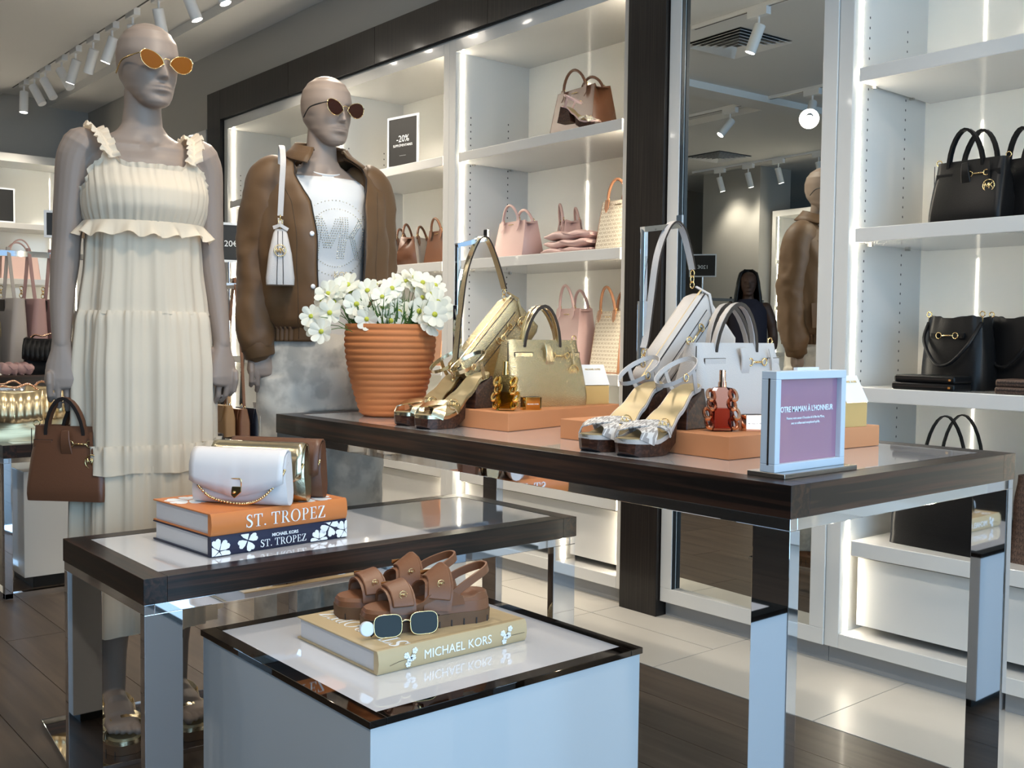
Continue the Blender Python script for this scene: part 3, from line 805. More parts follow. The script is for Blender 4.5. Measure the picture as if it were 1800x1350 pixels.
def gift_box(x, y, rz, label, w_=.085, flip=1):
    t = thing('gift_box', label, 'box', (x, y, ZR), rz)
    box('base', boxgold, t, -w_ / 2, w_ / 2, -.03, .03, 0, .052, bevel=.0006)
    card = mat('white_card', (.82, .82, .82), .5)
    # raised lid: gable of gold card round a white inner flap
    MB().prism([(-.034, .052), (.034, .052), (.030, .058), (.004, .108), (-.004, .108), (-.030, .058)], (-w_ / 2 - .006, 0, 0), (0, 1, 0), (0, 0, 1), (.006, 0, 0)).build('lid', boxgold, t)
    MB().prism([(-w_ / 2, 0), (w_ / 2, 0), (w_ / 2, .064), (-w_ / 2, .064)], (0, -.032, .0535), (1, 0, 0), V((0, .030, .052)).normalized(), (0, -.0008, .0005)).build('inner_flap', card, t)
    MB().prism([(-w_ / 2, 0), (w_ / 2, 0), (w_ / 2, .064), (-w_ / 2, .064)], (0, .032, .0535), (1, 0, 0), V((0, -.030, .052)).normalized(), (0, .0008, .0005)).build('rear_flap', boxgold, t)
    text('MICHAEL KORS', .0075, ink_gold, t, (0, -.0105, .0945), (1, 0, 0), V((0, .030, .052)))
    return t
gift_box(-2.06, 2.03, radians(80), 'gold gift box with raised white flap beside the gold satchel')
gift_box(-1.24, 2.0, radians(85), 'gold gift box with raised flap behind the mauve sign', .075)

# ------------------------------------------------------------------ sign on the long table
sg = thing('counter_sign', 'mauve Mother\'s Day sign in a pale blue-grey frame on the long table', 'sign', (-1.035, 1.545, ZT), 0)
box('base_plate', steel, sg, -.042, .034, -.105, .115, 0, .0085, bevel=.001)
W2, Hs = .105, .1705
f = MB(); x0, x1 = -.016, .014; zb = .0085; fw_ = .014
f.box(x0, x1, -W2, W2, zb, zb + fw_).box(x0, x1, -W2, W2, zb + Hs - fw_, zb + Hs).box(x0, x1, -W2, -W2 + fw_, zb + fw_, zb + Hs - fw_).box(x0, x1, W2 - fw_, W2, zb + fw_, zb + Hs - fw_)
f.build('frame', signframe, sg, bevel=.001)
box('slot', edge_dark, sg, -.002, .0015, -W2 - .0004, -W2 + .001, zb + .012, zb + Hs - .012)
box('poster', mauve, sg, -.004, .004, -W2 + fw_, W2 - fw_, zb + fw_, zb + Hs - fw_)
box('clip', acryl, sg, -.012, -.004, -.02, .045, zb + Hs, zb + Hs + .005)
text('VOTRE MAMAN À L\'HONNEUR', .0137, ink_white, sg, (.0045, -.004, zb + .1), (0, 1, 0), (0, 0, 1), bold=.0002, xs=.86)
text('Montrez votre amour à l\'occasion de la fête des Mères,', .0062, ink_white, sg, (.0045, -.004, zb + .087), (0, 1, 0), (0, 0, 1), xs=.82)
text('avec un cadeau aussi exceptionnel qu\'elle.', .0062, ink_white, sg, (.0045, -.004, zb + .0785), (0, 1, 0), (0, 0, 1), xs=.82)

# ------------------------------------------------------------------ shoes
def footprint(y, tab): return interp(tab, y)[0]
FT = [(-.118, (.012,)), (-.108, (.028,)), (-.085, (.040,)), (-.05, (.0445,)), (-.02, (.042,)), (.03, (.033,)), (.07, (.0285,)), (.10, (.028,)), (.112, (.021,)), (.118, (.010,))]
def heel_sandal(x, y, rz, label, upper, edge, insole, group, mono=None):
    """platform sandal, toe at local -y, heel at +y; the toe stands on z=0, the heel block on z=.045"""
    t = thing('heeled_sandal', label, 'sandal', (x, y, ZT), rz, group=group)
    zt_ = lambda yy: interp([(-.118, (.034,)), (-.06, (.032,)), (-.03, (.040,)), (.03, (.085,)), (.075, (.124,)), (.118, (.136,))], yy)[0]
    N = 26; ys = [-.118 + .236 * i / (N - 1) for i in range(N)]
    def slab(top, bot, grow=0., n=8):
        mb = MB(); rg = []
        for yy in ys:
            w_ = footprint(yy, FT) + grow
            rg.append([(-w_, yy, bot(yy)), (w_, yy, bot(yy)), (w_, yy, top(yy)), (-w_, yy, top(yy))])
        return mb.loft(rg)
    slab(lambda q: zt_(q) + .002, lambda q: zt_(q) - .004, -.003).build('insole', insole, t, smooth=50)
    slab(lambda q: zt_(q) + .0005, lambda q: zt_(q) - .008, 0).build('edge_piping', edge, t, smooth=50)
    mb = MB(); rg = []
    for yy in [-.118 + .128 * i / 14 for i in range(15)]:
        w_ = footprint(yy, FT) - .0005; b = 0 if yy < -.03 else (yy + .03) * .55; tp = zt_(yy) - .007
        b = max(0., b) + max(0, (-.1 - yy) * .5)
        rg.append([(-w_ + .003, yy, min(b, tp - .003)), (w_ - .003, yy, min(b, tp - .003)), (w_, yy, tp), (-w_, yy, tp)])
    mb.loft(rg).build('platform', stackw, t, smooth=30)
    # flared block heel
    def hr(w_, a, b, zz): return [(-w_, a, zz), (w_, a, zz), (w_, b, zz), (-w_, b, zz)]
    ht = [(-.026, .054, zt_(.054) - .007), (.026, .054, zt_(.054) - .007), (.026, .115, zt_(.115) - .007), (-.026, .115, zt_(.115) - .007)]
    MB().loft([hr(.036, .042, .128, .045), hr(.031, .050, .122, .078), ht]).build('heel', stackw, t, bevel=.002)
    # crossed toe straps
    for s in (1, -1):
        pts = []; wd = []
        for i in range(13):
            q = -1 + 2 * i / 12; yy = -.055 + s * .036 * q; w_ = footprint(yy, FT) + .002
            pts.append((w_ * sin(q * pi / 2) * 1.0, yy, zt_(yy) - .004 + (.031 + .0022 * s) * cos(q * pi / 2) ** .6)); wd.append((-.55 * s, 1, .40))
        st = MB().strip(pts, .032, .0025, wdir=wd).build('toe_strap', upper, t, smooth=50)
    medallion(t, (.0375, -.034, zt_(-.034) + .020), .0135, rz=radians(74), rx=0)
    # ankle strap loop and heel straps
    loop = []
    for i in range(28):
        a = 2 * pi * i / 28; loop.append((.037 * cos(a), .052 + .050 * sin(a), zt_(.06) + .050 + .55 * .050 * sin(a)))
    lw = [V((.25 * cos(2 * pi * i / 28), .25 * sin(2 * pi * i / 28) - .3, 1)) for i in range(28)]
    st = MB(); rg = []
    for i in range(28):
        p = V(loop[i]); w_ = lw[i].normalized() * .0048; o = V((cos(2 * pi * i / 28), sin(2 * pi * i / 28), 0)) * .0012
        rg.append([p + w_ + o, p - w_ + o, p - w_ - o, p + w_ - o])
    st.loft(rg, loop=True).build('ankle_strap', edge, t, smooth=50)
    for s in (-1, 1):
        MB().strip(catmull([(s * .029, .082, zt_(.08) - .004), (s * .034, .070, zt_(.07) + .022), (s * .036, .062, zt_(.06) + .052)], 4), .011, .0022, wdir=(0, 1, .3)).build('side_strap', edge, t, smooth=50)
    bk = ring_me(.0075, .0013, 12, 5); bk.v = [(q[1], q[0], q[2]) for q in bk.v]
    bk.build('buckle', gold, t, smooth=True, loc=(.0375, .035, zt_(.06) + .040))
    return t
GS = 'gold platform sandals beside the flower pot'
heel_sandal(-2.095, 1.575, radians(6), 'gold platform sandal resting its block heel on the orange block', goldl2, goldl2, olive, GS)
heel_sandal(-2.20, 1.585, radians(6), 'gold platform sandal standing against the ribbed pot', goldl2, goldl2, olive, GS)
WS = 'grey logo platform sandals on the long table'
heel_sandal(-1.392, 1.570, radians(4), 'grey logo-print platform sandal with its medallion towards the mauve sign', canvas_g, whitel, olive, WS)
heel_sandal(-1.497, 1.572, radians(4), 'grey logo-print platform sandal behind its mate on the long table', canvas_g, whitel, olive, WS)

FS = [(-.125, (.016,)), (-.112, (.034,)), (-.085, (.046,)), (-.045, (.049,)), (0, (.044,)), (.05, (.037,)), (.09, (.037,)), (.112, (.030,)), (.123, (.016,))]
def flat_sandal(x, y, z, rz, label, up, sole, group=None, foot=None, strapm=None, sc_=1.):
    t = thing('strappy_sandal', label, 'sandal', (x, y, z), rz, group=group, scale=sc_)
    N = 30; ys = [-.125 + .248 * i / (N - 1) for i in range(N)]
    def slab(z0, z1, g0, g1):
        rg = []
        for yy in ys:
            a, b = footprint(yy, FS) + g0, footprint(yy, FS) + g1
            rg.append([(-a, yy * (1 + g0 * 4), z0(yy)), (a, yy * (1 + g0 * 4), z0(yy)), (b, yy * (1 + g1 * 4), z1(yy)), (-b, yy * (1 + g1 * 4), z1(yy))])
        return MB().loft(rg)
    wedge = lambda q: .010 * max(0, min(1, (q + .03) / .1))
    slab(lambda q: .0, lambda q: .024, .002, .003).build('outsole', sole, t, smooth=40)
    mb = MB()
    for i, yy in enumerate(ys[1:-1]):
        if i % 3 == 0:
            w_ = footprint(yy, FS) + .0035
            for s in (-1, 1): mb.box(*sorted((s * w_, s * (w_ - .004))), yy - .0012, yy + .0012, .0, .012)
    mb.build('sole_groove', edge_dark, t)['kind'] = 'stuff'
    slab(lambda q: .0235, lambda q: .034 + wedge(q), .001, -.001).build('midsole', up, t, smooth=40)
    slab(lambda q: .032 + wedge(q), lambda q: .040 + wedge(q) + .006 * (q > .09), -.001, -.006).build('footbed', foot or up, t, smooth=50)
    # two wide straps over the foot
    for k, (yc, hgt, wd_, tilt) in enumerate(((-.062, .041, .046, -.10), (.006, .060, .050, -.30))):
        pts = []; wdl = []
        for i in range(15):
            q = -1 + 2 * i / 14; w_ = footprint(yc, FS) + .003
            pts.append((w_ * sin(q * pi / 2), yc + .012 * k * cos(q * pi / 2), .034 + hgt * cos(q * pi / 2) ** .7)); wdl.append((0, 1, .20 + .35 * k))
        st = MB().strip(pts, wd_ + .004, .004, wdir=wdl).build('base_strap', up, t, smooth=50)
        fl_ = []; fw2 = []
        for i in range(9):
            q = -.35 + 1.22 * i / 8; w_ = footprint(yc, FS) + .007
            fl_.append((w_ * sin(q * pi / 2), yc + .012 * k * cos(q * pi / 2), .034 + (hgt + .006) * cos(q * pi / 2) ** .7)); fw2.append((0, 1, .25 + .4 * k))
        sf = MB().strip(fl_, wd_ - .006, .008, wdir=fw2).build('strap_flap', strapm or up, t, smooth=50, bevel=.002)
        p = V(fl_[6]); medallion(t, p + V((.007, 0, .0035)), .0068, rz=radians(90), rx=radians(0))
        bk = MB().box(-.0012, .0012, -.019, .019, -.004, .004); bk.build('buckle', gold, t, loc=V(fl_[0]) + V((-.003, 0, -.001)))
    # side wall joining the straps and the sling back
    for s in (-1, 1):
        w_ = lambda q: s * (footprint(q, FS) + .001)
        poly = [(-.085, .034), (.065, .040), (.060, .056), (.035, .070), (-.01, .066), (-.022, .054), (-.036, .050), (-.05, .058), (-.082, .054)]
        rg = [[(w_(q[0]) + s * .002, q[0], q[1]) for q in poly], [(w_(q[0]) - s * .002, q[0], q[1]) for q in poly]]
        MB().loft(rg).build('side_wall', up, t, smooth=30)
    sl = catmull([(.038, .04, .060), (.036, .075, .082), (.022, .112, .098), (0, .123, .102), (-.022, .112, .098), (-.036, .075, .082), (-.038, .04, .060)], 5)
    MB().strip(sl, .016, .005, wdir=(0, -.25, 1)).build('sling_strap', up, t, smooth=50, bevel=.001)
    return t
bs = mat('brown_sandal_leather', (.20, .082, .038), .42, bump=('noise', 260, .12))
FG = 'brown strappy sandals on the tan book'
flat_sandal(-1.600, 1.142, ZP + .0427, radians(-17), 'brown strappy sandal behind the dark sunglasses on the tan book', bs, rubber, FG)
flat_sandal(-1.712, 1.150, ZP + .0427, radians(-15), 'brown strappy sandal half hidden by its mate on the tan book', bs, rubber, FG)

# ------------------------------------------------------------------ sunglasses (front faces local -y, temples run to +y)
def sunglasses(loc, rot, label, shape, lensm, rimm, W=.062, Hl=.045, temple=.135, gap=.014, tagged=False, spread=.0, armm=None, folded=False):
    t = thing('sunglasses', label, 'sunglasses', loc, rot=rot)
    def outline(s):
        P = []
        for i in range(26):
            a = 2 * pi * i / 26; ca, sa = cos(a), sin(a)
            if shape == 'cat':
                e = 2 / 2.2; x = W / 2 * abs(ca) ** e * (1 if ca > 0 else -1); zz = Hl / 2 * abs(sa) ** e * (1 if sa > 0 else -1)
                zz += (.16 * Hl) * (x / (W / 2)) if sa > -.2 else 0
                if sa < 0: x *= (1 - .28 * abs(sa))
            else:
                e = 2 / 3.6; x = W / 2 * abs(ca) ** e * (1 if ca > 0 else -1); zz = Hl / 2 * abs(sa) ** e * (1 if sa > 0 else -1)
                if sa < 0: x *= 1 - .06 * abs(sa)
            P.append((s * x, zz))
        return P
    for s in (-1, 1):
        cx = s * (W / 2 + gap / 2); P = outline(s)
        MB().prism([(p[0] * .985, p[1] * .985) for p in P], (cx, -.0008, 0), (1, 0, 0), (0, 0, 1), (0, .0016, 0)).build('lens', lensm, t)
        MB().tube([(cx + p[0], 0, p[1]) for p in P], .0011, 6, closed=True).build('rim', rimm, t, smooth=True)
        xo = s * (W + gap / 2 + .001)
        hz = Hl * .25
        path = [(xo - s * .002, 0, hz), (xo + s * .003, .004, hz), (xo + s * (.004 + spread), .05, hz + .001), (xo + s * (.003 + spread), temple * .72, hz - .001), (xo + s * spread, temple, hz - .022)]
        if folded:
            k = .009 if s > 0 else .014; path = [(xo - s * .002, 0, hz), (xo + s * .002, k * .6, hz), (xo - s * .04, k, hz - .003), (xo - s * temple * .75, k + .002, hz - .012), (xo - s * temple * .98, k + .002, -Hl * .40)]
        MB().tube(catmull(path, 5), [(.0012, .0016)] * 8 + [(.0016, .0024)] * 13, 6, up=(0, 0, 1)).build('temple', armm or rimm, t, smooth=True)
        MB().ell((s * (gap / 2 - .0005), .006, -Hl * .14), (.0015, .003, .005), 8, 6).build('nose_pad', clear, t, smooth=True)
    MB().tube(catmull([(-gap / 2 - .001, 0, Hl * .1), (-gap / 4, -.001, Hl * .19), (gap / 4, -.001, Hl * .19), (gap / 2 + .001, 0, Hl * .1)], 4), .0012, 6).build('bridge', rimm, t, smooth=True)
    if tagged:
        mb = MB().tube([(-W - gap / 2 - .012, .0, -.002), (-W - gap / 2 - .012, .012, -.002)], [.0135, .0135], 20); o = mb.build('security_tag', acryl, t, bevel=.002)
    return t
def dark_lens(name, col, rough=.03):
    return mat(name, col, rough, coat=0., trans=.1, spec=.22)
p0, p1 = at_z(662, 1124, ZP + .0425), at_z(775, 1112, ZP + .0425)
c_ = (p0 + p1) / 2; ang = atan2((p1 - p0).y, (p1 - p0).x)
sunglasses((c_.x - .004, c_.y - .004, ZP + .0425 + .0215), (radians(-8), 0, ang), 'square dark sunglasses with gold rims and a white tag on the tan book', 'square', dark_lens('green_black_lens', (.012, .016, .014)), gold, .053, .041, .13, gap=.016, tagged=True, spread=.0, armm=black, folded=True)

# ================================================================== bags
def rrect(a, b, c, z, n=5, dx=0., dy=0.):
    P = []
    for sx, sy, a0 in ((1, -1, -pi / 2), (1, 1, 0), (-1, 1, pi / 2), (-1, -1, pi)):
        for i in range(n):
            t = a0 + (pi / 2) * i / (n - 1); P.append((sx * (a - c) + c * cos(t) + dx, sy * (b - c) + c * sin(t) + dy, z))
    return P
def handle_arc(x0, x1, y, z0, top, lean=0., n=14, flat=1.):
    cx = (x0 + x1) / 2; r = (x1 - x0) / 2
    return [(cx - r * cos(pi * i / n) * (1 - .12 * sin(pi * i / n) ** 2), y + lean * sin(pi * i / n), z0 + (top - z0) * sin(pi * i / n) ** flat) for i in range(n + 1)]
def horsebit(parent, c, L=.05, r=.008):
    c = V(c); mb = MB()
    for s in (-1, 1):
        k = len(mb.v); rr = ring_me(r, .0016, 14, 5); mb.add([V(q) + c + V((s * L / 2, 0, 0)) for q in rr.v], rr.f)
    mb.tube([c + V((-L / 2 + r, 0, 0)), c + V((-L / 4, -.001, 0)), c + V((L / 4, -.001, 0)), c + V((L / 2 - r, 0, 0))], [.0016, .0026, .0026, .0016], 6)
    return mb.build('horsebit', gold, parent, smooth=True)
def hang_tag(parent, p, L=.05, mt=None, r=.017, rx=0., dz=-1):
    p = V(p)
    MB().strip([p, p + V((.004, -.006, -L * .5)), p + V((.006, -.006, -L))], .007, .002, wdir=(1, 0, 0)).build('tag_strap', mt, parent)
    return medallion(parent, p + V((.006, -.008, -L - r)), r)
def satchel(loc, rz, label, mt, w=.26, d=.11, h=.18, hh=.09, edge=None, group=None, bit=True, tagm=True, scale=None, hmt=None, simple=False, topdepth=.35, tag_side=1):
    t = thing('satchel_bag', label, 'handbag', loc, rz, group=group, scale=scale)
    rings = []
    N = 12
    for i in range(N + 1):
        q = i / N; z = h * q
        a = w / 2 * (1 - .05 * q + .02 * sin(pi * q)); b = d / 2 * (1 - (1 - topdepth) * max(0, (q - .15) / .85) ** 1.2)
        R = rrect(a, b, min(.016 + .01 * q, b * .95), z, 9)
        out = []
        for (x, y, zz) in R:
            s = exp(-(x / (w * .09)) ** 2) * q ** 1.5
            y2 = y * (1 - .45 * s) 
            if y < 0: y2 -= .017 * sin(pi * q) * (exp(-((x - w * .22) / (w * .12)) ** 2) + exp(-((x + w * .22) / (w * .12)) ** 2))
            out.append((x, y2, zz))
        rings.append(out)
    c_ = rings[-1]; inner = [(x * .96, y * .8, z - .002) for x, y, z in c_]; deep = [(x * .94, y * .75, z - .04) for x, y, z in c_]
    rings[0] = [(x * .985, y * .97, z) for x, y, z in rings[0]]
    MB().loft(rings + [inner, deep], True, True).build('body', mt, t, smooth=45)
    ed = edge or edge_dark; T = d / 2 * topdepth
    hm = hmt or mt
    for k, (yy, sx) in enumerate(((-T * .8, -.012), (T * .8, .014))):
        P = handle_arc(-w * .24 + sx, w * .24 + sx, yy, h - .03, h + hh, lean=(-.008 if k == 0 else .01))
        MB().strip(P, .017, .007, wdir=[(0.25, 1, 0)] * len(P)).build('handle', hm, t, smooth=50, bevel=.002)
        MB().strip([V(q) * 1. + V((0, -.0092 if k == 0 else -.009, 0)) for q in P], .0015, .0085, wdir=(0, 1, 0)).build('handle_edge', ed, t)
    if simple: return t
    yb = -d / 2 * (1 - (1 - topdepth) * .75) - .0035
    for s in (-1, 1):
        x0, x1 = (-w * .43, -w * .20) if s < 0 else (w * .30, w * .44)
        MB().box(x0, x1, yb - .001, yb + .004, h * .72, h * .72 + .016).build('belt', hm, t, bevel=.001)
        MB().box(x0 - .001, x1 + .001, yb + .0005, yb + .0025, h * .72 - .0012, h * .72 + .0172).build('belt_edge', ed, t)
    box('side_seam', ed, t, -w / 2 * .97 - .001, -w / 2 * .97 + .0005, -d * .2, -d * .2 + .0016, .01, h * .96)
    # gathered front handle base running down the front
    P = [(-w * .02, yb - .003, h - .01), (-w * .01, yb - .008, h * .82), (w * .0, yb - .006, h * .68), (w * .01, yb + .002, h * .52)]
    MB().strip(catmull(P, 4), [.020 + .012 * i / 12 for i in range(13)], .006, wdir=(1, 0, 0)).build('front_tie', hm, t, smooth=50, bevel=.002)
    if bit: horsebit(t, (w * .16, yb - .004, h * .72 + .008))
    if tagm: hang_tag(t, (w * .30 * tag_side, yb - .004, h * .93), .055, hm)
    for s in (-1, 1):
        rr = ring_me(.008, .0016, 12, 5); rr.build('side_ring', gold, t, smooth=True, loc=(s * w * .475, 0, h + .004))
    return t
def tote(loc, rz, label, mt, trim, w=.25, d=.11, h=.21, hh=.085, group=None, tabs=True, sidem=None, logo=True, scale=None, top=.86):
    t = thing('tote_bag', label, 'handbag', loc, rz, group=group, scale=scale)
    a, b = w / 2, d / 2
    # front and back panels
    for s in (-1, 1):
        P0 = [(-a, s * b, 0), (a, s * b, 0), (a * top, s * b * .55, h), (-a * top, s * b * .55, h)]
        q = V((0, -.004 * s, 0)); mb = MB(); mb.loft([P0, [V(p) + q for p in P0]]); mb.build('front_panel' if s < 0 else 'back_panel', mt, t, bevel=.0015)
    # gusseted sides
    for s in (-1, 1):
        r0 = [(s * a, -b, 0), (s * a * .99, 0, 0), (s * a, b, 0)]; r1 = [(s * a * .94, -b * .78, h * .5), (s * a * .80, 0, h * .5), (s * a * .94, b * .78, h * .5)]; r2 = [(s * a * top, -b * .55, h), (s * a * .62, 0, h * .97), (s * a * top, b * .55, h)]
        MB().loft([r0, r1, r2], closed=False).build('side_gusset', sidem or trim, t, solid=.003, smooth=40)
    box('bottom', trim, t, -a, a, -b, b, 0, .004)
    MB().add([(-a * top, -b * .5, h - .012), (a * top, -b * .5, h - .012), (a * top, b * .5, h - .012), (-a * top, b * .5, h - .012)], [(0, 1, 2, 3)]).build('top_closure', trim, t)
    for k, s in enumerate((-1, 1)):
        P = handle_arc(-w * .26, w * .26, s * (b * .58 + .004), h - .012, h + hh * (1 if k == 0 else .8), lean=(.01 if k == 0 else .012) * -s * (1 if k else -1))
        MB().tube(P, .0062, 8).build('handle', trim, t, smooth=True)
        if tabs:
            for sx in (-1, 1):
                x = sx * w * .26; yy = s * (b * .58 + .004)
                MB().prism([(-.011, 0), (.011, 0), (.012, -.035), (0, -.052), (-.012, -.035)], (x, yy + (.003 if s > 0 else -.003), h + .004), (1, 0, 0), (0, -s * .14 * s * s, 1), (0, .003 * s, 0)).build('handle_tab', trim, t)
                rr = ring_me(.0085, .0018, 12, 5); rr.build('handle_ring', gold, t, smooth=True, loc=(x, yy, h + .005))
    if logo: box('logo_plate', gold, t, -.02, .02, -b * .60 - .0045, -b * .60 - .0035, h * .90, h * .90 + .003)
    return t
def px_ang(p0, p1):
    return atan2(p1.y - p0.y, p1.x - p0.x)

# ---- on the long table
satchel((-2.075, 1.850, ZR), radians(90), 'gold pebbled leather satchel on the orange block', goldl, w=.268, d=.115, h=.178, hh=.090, hmt=goldl2)
satchel((-1.428, 1.842, ZR), radians(90), 'white pebbled leather satchel behind the pink perfume bottle', whitel, w=.30, d=.115, h=.178, hh=.085, edge=edge_dark)

def shoulder_bag(X, px, mt, label, strap_px, zip_m, stand_px, stand_label, thick=.060, strapm=None):
    P = [at_x(*p, X) for p in px]
    base = V((X, sum(p.y for p in P) / 4, ZR)); t = thing('shoulder_bag', label, 'handbag', base)
    Q = [p - base for p in P]            # A apex, B right, C bottom, D left
    cen = sum(Q, V((0, 0, 0))) / 4
    def outline(k, dx):
        pts = []
        for i in range(4):
            a, b = Q[i], Q[(i + 1) % 4]
            for j in range(8):
                q = (j + .5) / 8; pts.append(a + (b - a) * q)
        pts = [cen + (p - cen) * k for p in pts]
        return [p + V((dx, 0, 0)) for p in pts]
    T = thick / 2
    rings = [outline(k, dx) for k, dx in ((.40, -T * 1.02), (.90, -T), (.97, -T * .86), (1., -T * .5), (1., T * .5), (.97, T * .86), (.90, T), (.40, T * 1.02))]
    MB().loft(rings).build('body', mt, t, smooth=60)
    A, B, C, D = Q
    d_ = (D - A).normalized(); n_ = V((1, 0, 0)).cross(d_); 
    if n_.dot(cen - A) < 0: n_ = -n_
    def on(p, q, off): return p + V((off, 0, 0))
    MB().strip([A + n_ * .004 + V((T * .35, 0, 0)), D + n_ * .004 + V((T * .35, 0, 0))], .012, .004, wdir=V((1, 0, 0)) - n_ * .8).build('zip_band', zip_m, t)
    MB().tube([A + d_ * .006 + n_ * .006 + V((T * .92, 0, 0)), D - d_ * .006 + n_ * .006 + V((T * .92, 0, 0))], .0017, 6).build('piping', edge_dark, t)
    for k in (.035, .062):
        MB().tube([A + d_ * .03 + n_ * k + V((T * 1.0, 0, 0)), D - d_ * .01 + n_ * k + V((T * 1.0, 0, 0))], .0014, 5).build('seam', edge_dark, t)
    m0 = A + d_ * .075 + n_ * .048 + V((T * 1.06, 0, 0)); m1 = m0 + d_ * .055
    MB().strip([A + d_ * .03 + n_ * .048 + V((T * 1.03, 0, 0)), m0], .013, .003, wdir=n_).build('belt', mt, t)
    MB().strip([m1, D - d_ * .0 + n_ * .048 + V((T * 1.03, 0, 0))], .013, .003, wdir=n_).build('belt', mt, t)
    hb = MB()
    for q in (m0, m1): hb.tube([q + n_ * (.010 * cos(2 * pi * i / 12)) + d_ * (.007 * sin(2 * pi * i / 12)) + V((.003, 0, 0)) for i in range(12)], .0016, 5, closed=True)
    hb.tube([m0 + V((.004, 0, 0)), m1 + V((.004, 0, 0))], .0022, 6); hb.build('horsebit', gold, t, smooth=True)
    # strap over the stand arm
    S = catmull([at_x(*p, X) - base for p in strap_px], 5)
    MB().strip(S, .017, .0035, wdir=(1, .25, 0)).build('strap', strapm or mt, t, smooth=60, bevel=.0008)
    MB().strip([p + V((.0086, .002, 0)) for p in S], .0014, .0042, wdir=(1, .25, 0)).build('strap_edge', edge_dark, t, smooth=60)
    for q in (S[0], S[-1]):
        ch = MB()
        for k in range(3):
            c0 = q + V((0, 0, -.009 - k * .013)); ax = V((0, 1, 0)) if k % 2 else V((1, 0, 0))
            ch.tube([c0 + ax * (.006 * cos(2 * pi * i / 10)) + V((0, 0, .008 * sin(2 * pi * i / 10))) for i in range(10)], .0014, 5, closed=True)
        ch.build('strap_link', gold, t, smooth=True)
    tg = A + V((T * 1.02, .012, -.01)); MB().strip([A + V((0, 0, .008)), tg, tg + V((.004, .012, -.05))], .008, .0022, wdir=(0, 1, .2)).build('tag_strap', mt, t)
    medallion(t, tg + V((.008, .014, -.066)), .0175, rz=radians(80))
    # the stand
    s0, s1, s2 = [at_x(*p, X - .015) for p in stand_px]
    b = V((s0.x, s0.y, ZR)); st = thing('bag_stand', stand_label, 'display stand', b)
    box('base', chrome, st, -.05, .05, -.03, .03, 0, .006, bevel=.001)
    box('post', chrome, st, -.006, .006, -.006, .006, .006, s1.z - b.z, bevel=.0008)
    box('sleeve', chrome, st, -.009, .009, -.009, .009, .006, (s1.z - b.z) * .62, bevel=.0008)
    e = s2 - b; MB().strip([V((0, -.006, s1.z - b.z - .006)), e + V((.012, 0, -.012))], .016, .012, wdir=(1, 0, 0)).build('arm', chrome, st)
    MB().box(-.008, .008, -.003, .003, -.016, .012).build('lip', chrome, st, loc=e + V((.012, .004, 0)))
    return t
shoulder_bag(-2.185, [(892, 519), (940, 575), (852, 706), (789, 648)], goldl, 'gold leather shoulder bag hanging by its strap from a chrome stand',
             [(886, 508), (876, 472), (862, 432), (850, 416), (836, 428), (818, 478), (808, 550), (801, 620), (798, 655)], goldl2, [(803, 715), (802, 428), (848, 412)], 'chrome stand holding the gold shoulder bag', strapm=goldl2)
shoulder_bag(-1.55, [(1223, 510), (1283, 598), (1216, 738), (1118, 664)], whitel, 'white leather shoulder bag hanging by its strap from a chrome stand',
             [(1217, 474), (1210, 440), (1200, 405), (1187, 390), (1172, 402), (1155, 450), (1145, 520), (1136, 590), (1131, 612)], mat('gold_zip', (.75, .55, .28), .35, .8), [(1127, 735), (1123, 398), (1186, 388)], 'chrome stand holding the white shoulder bag')

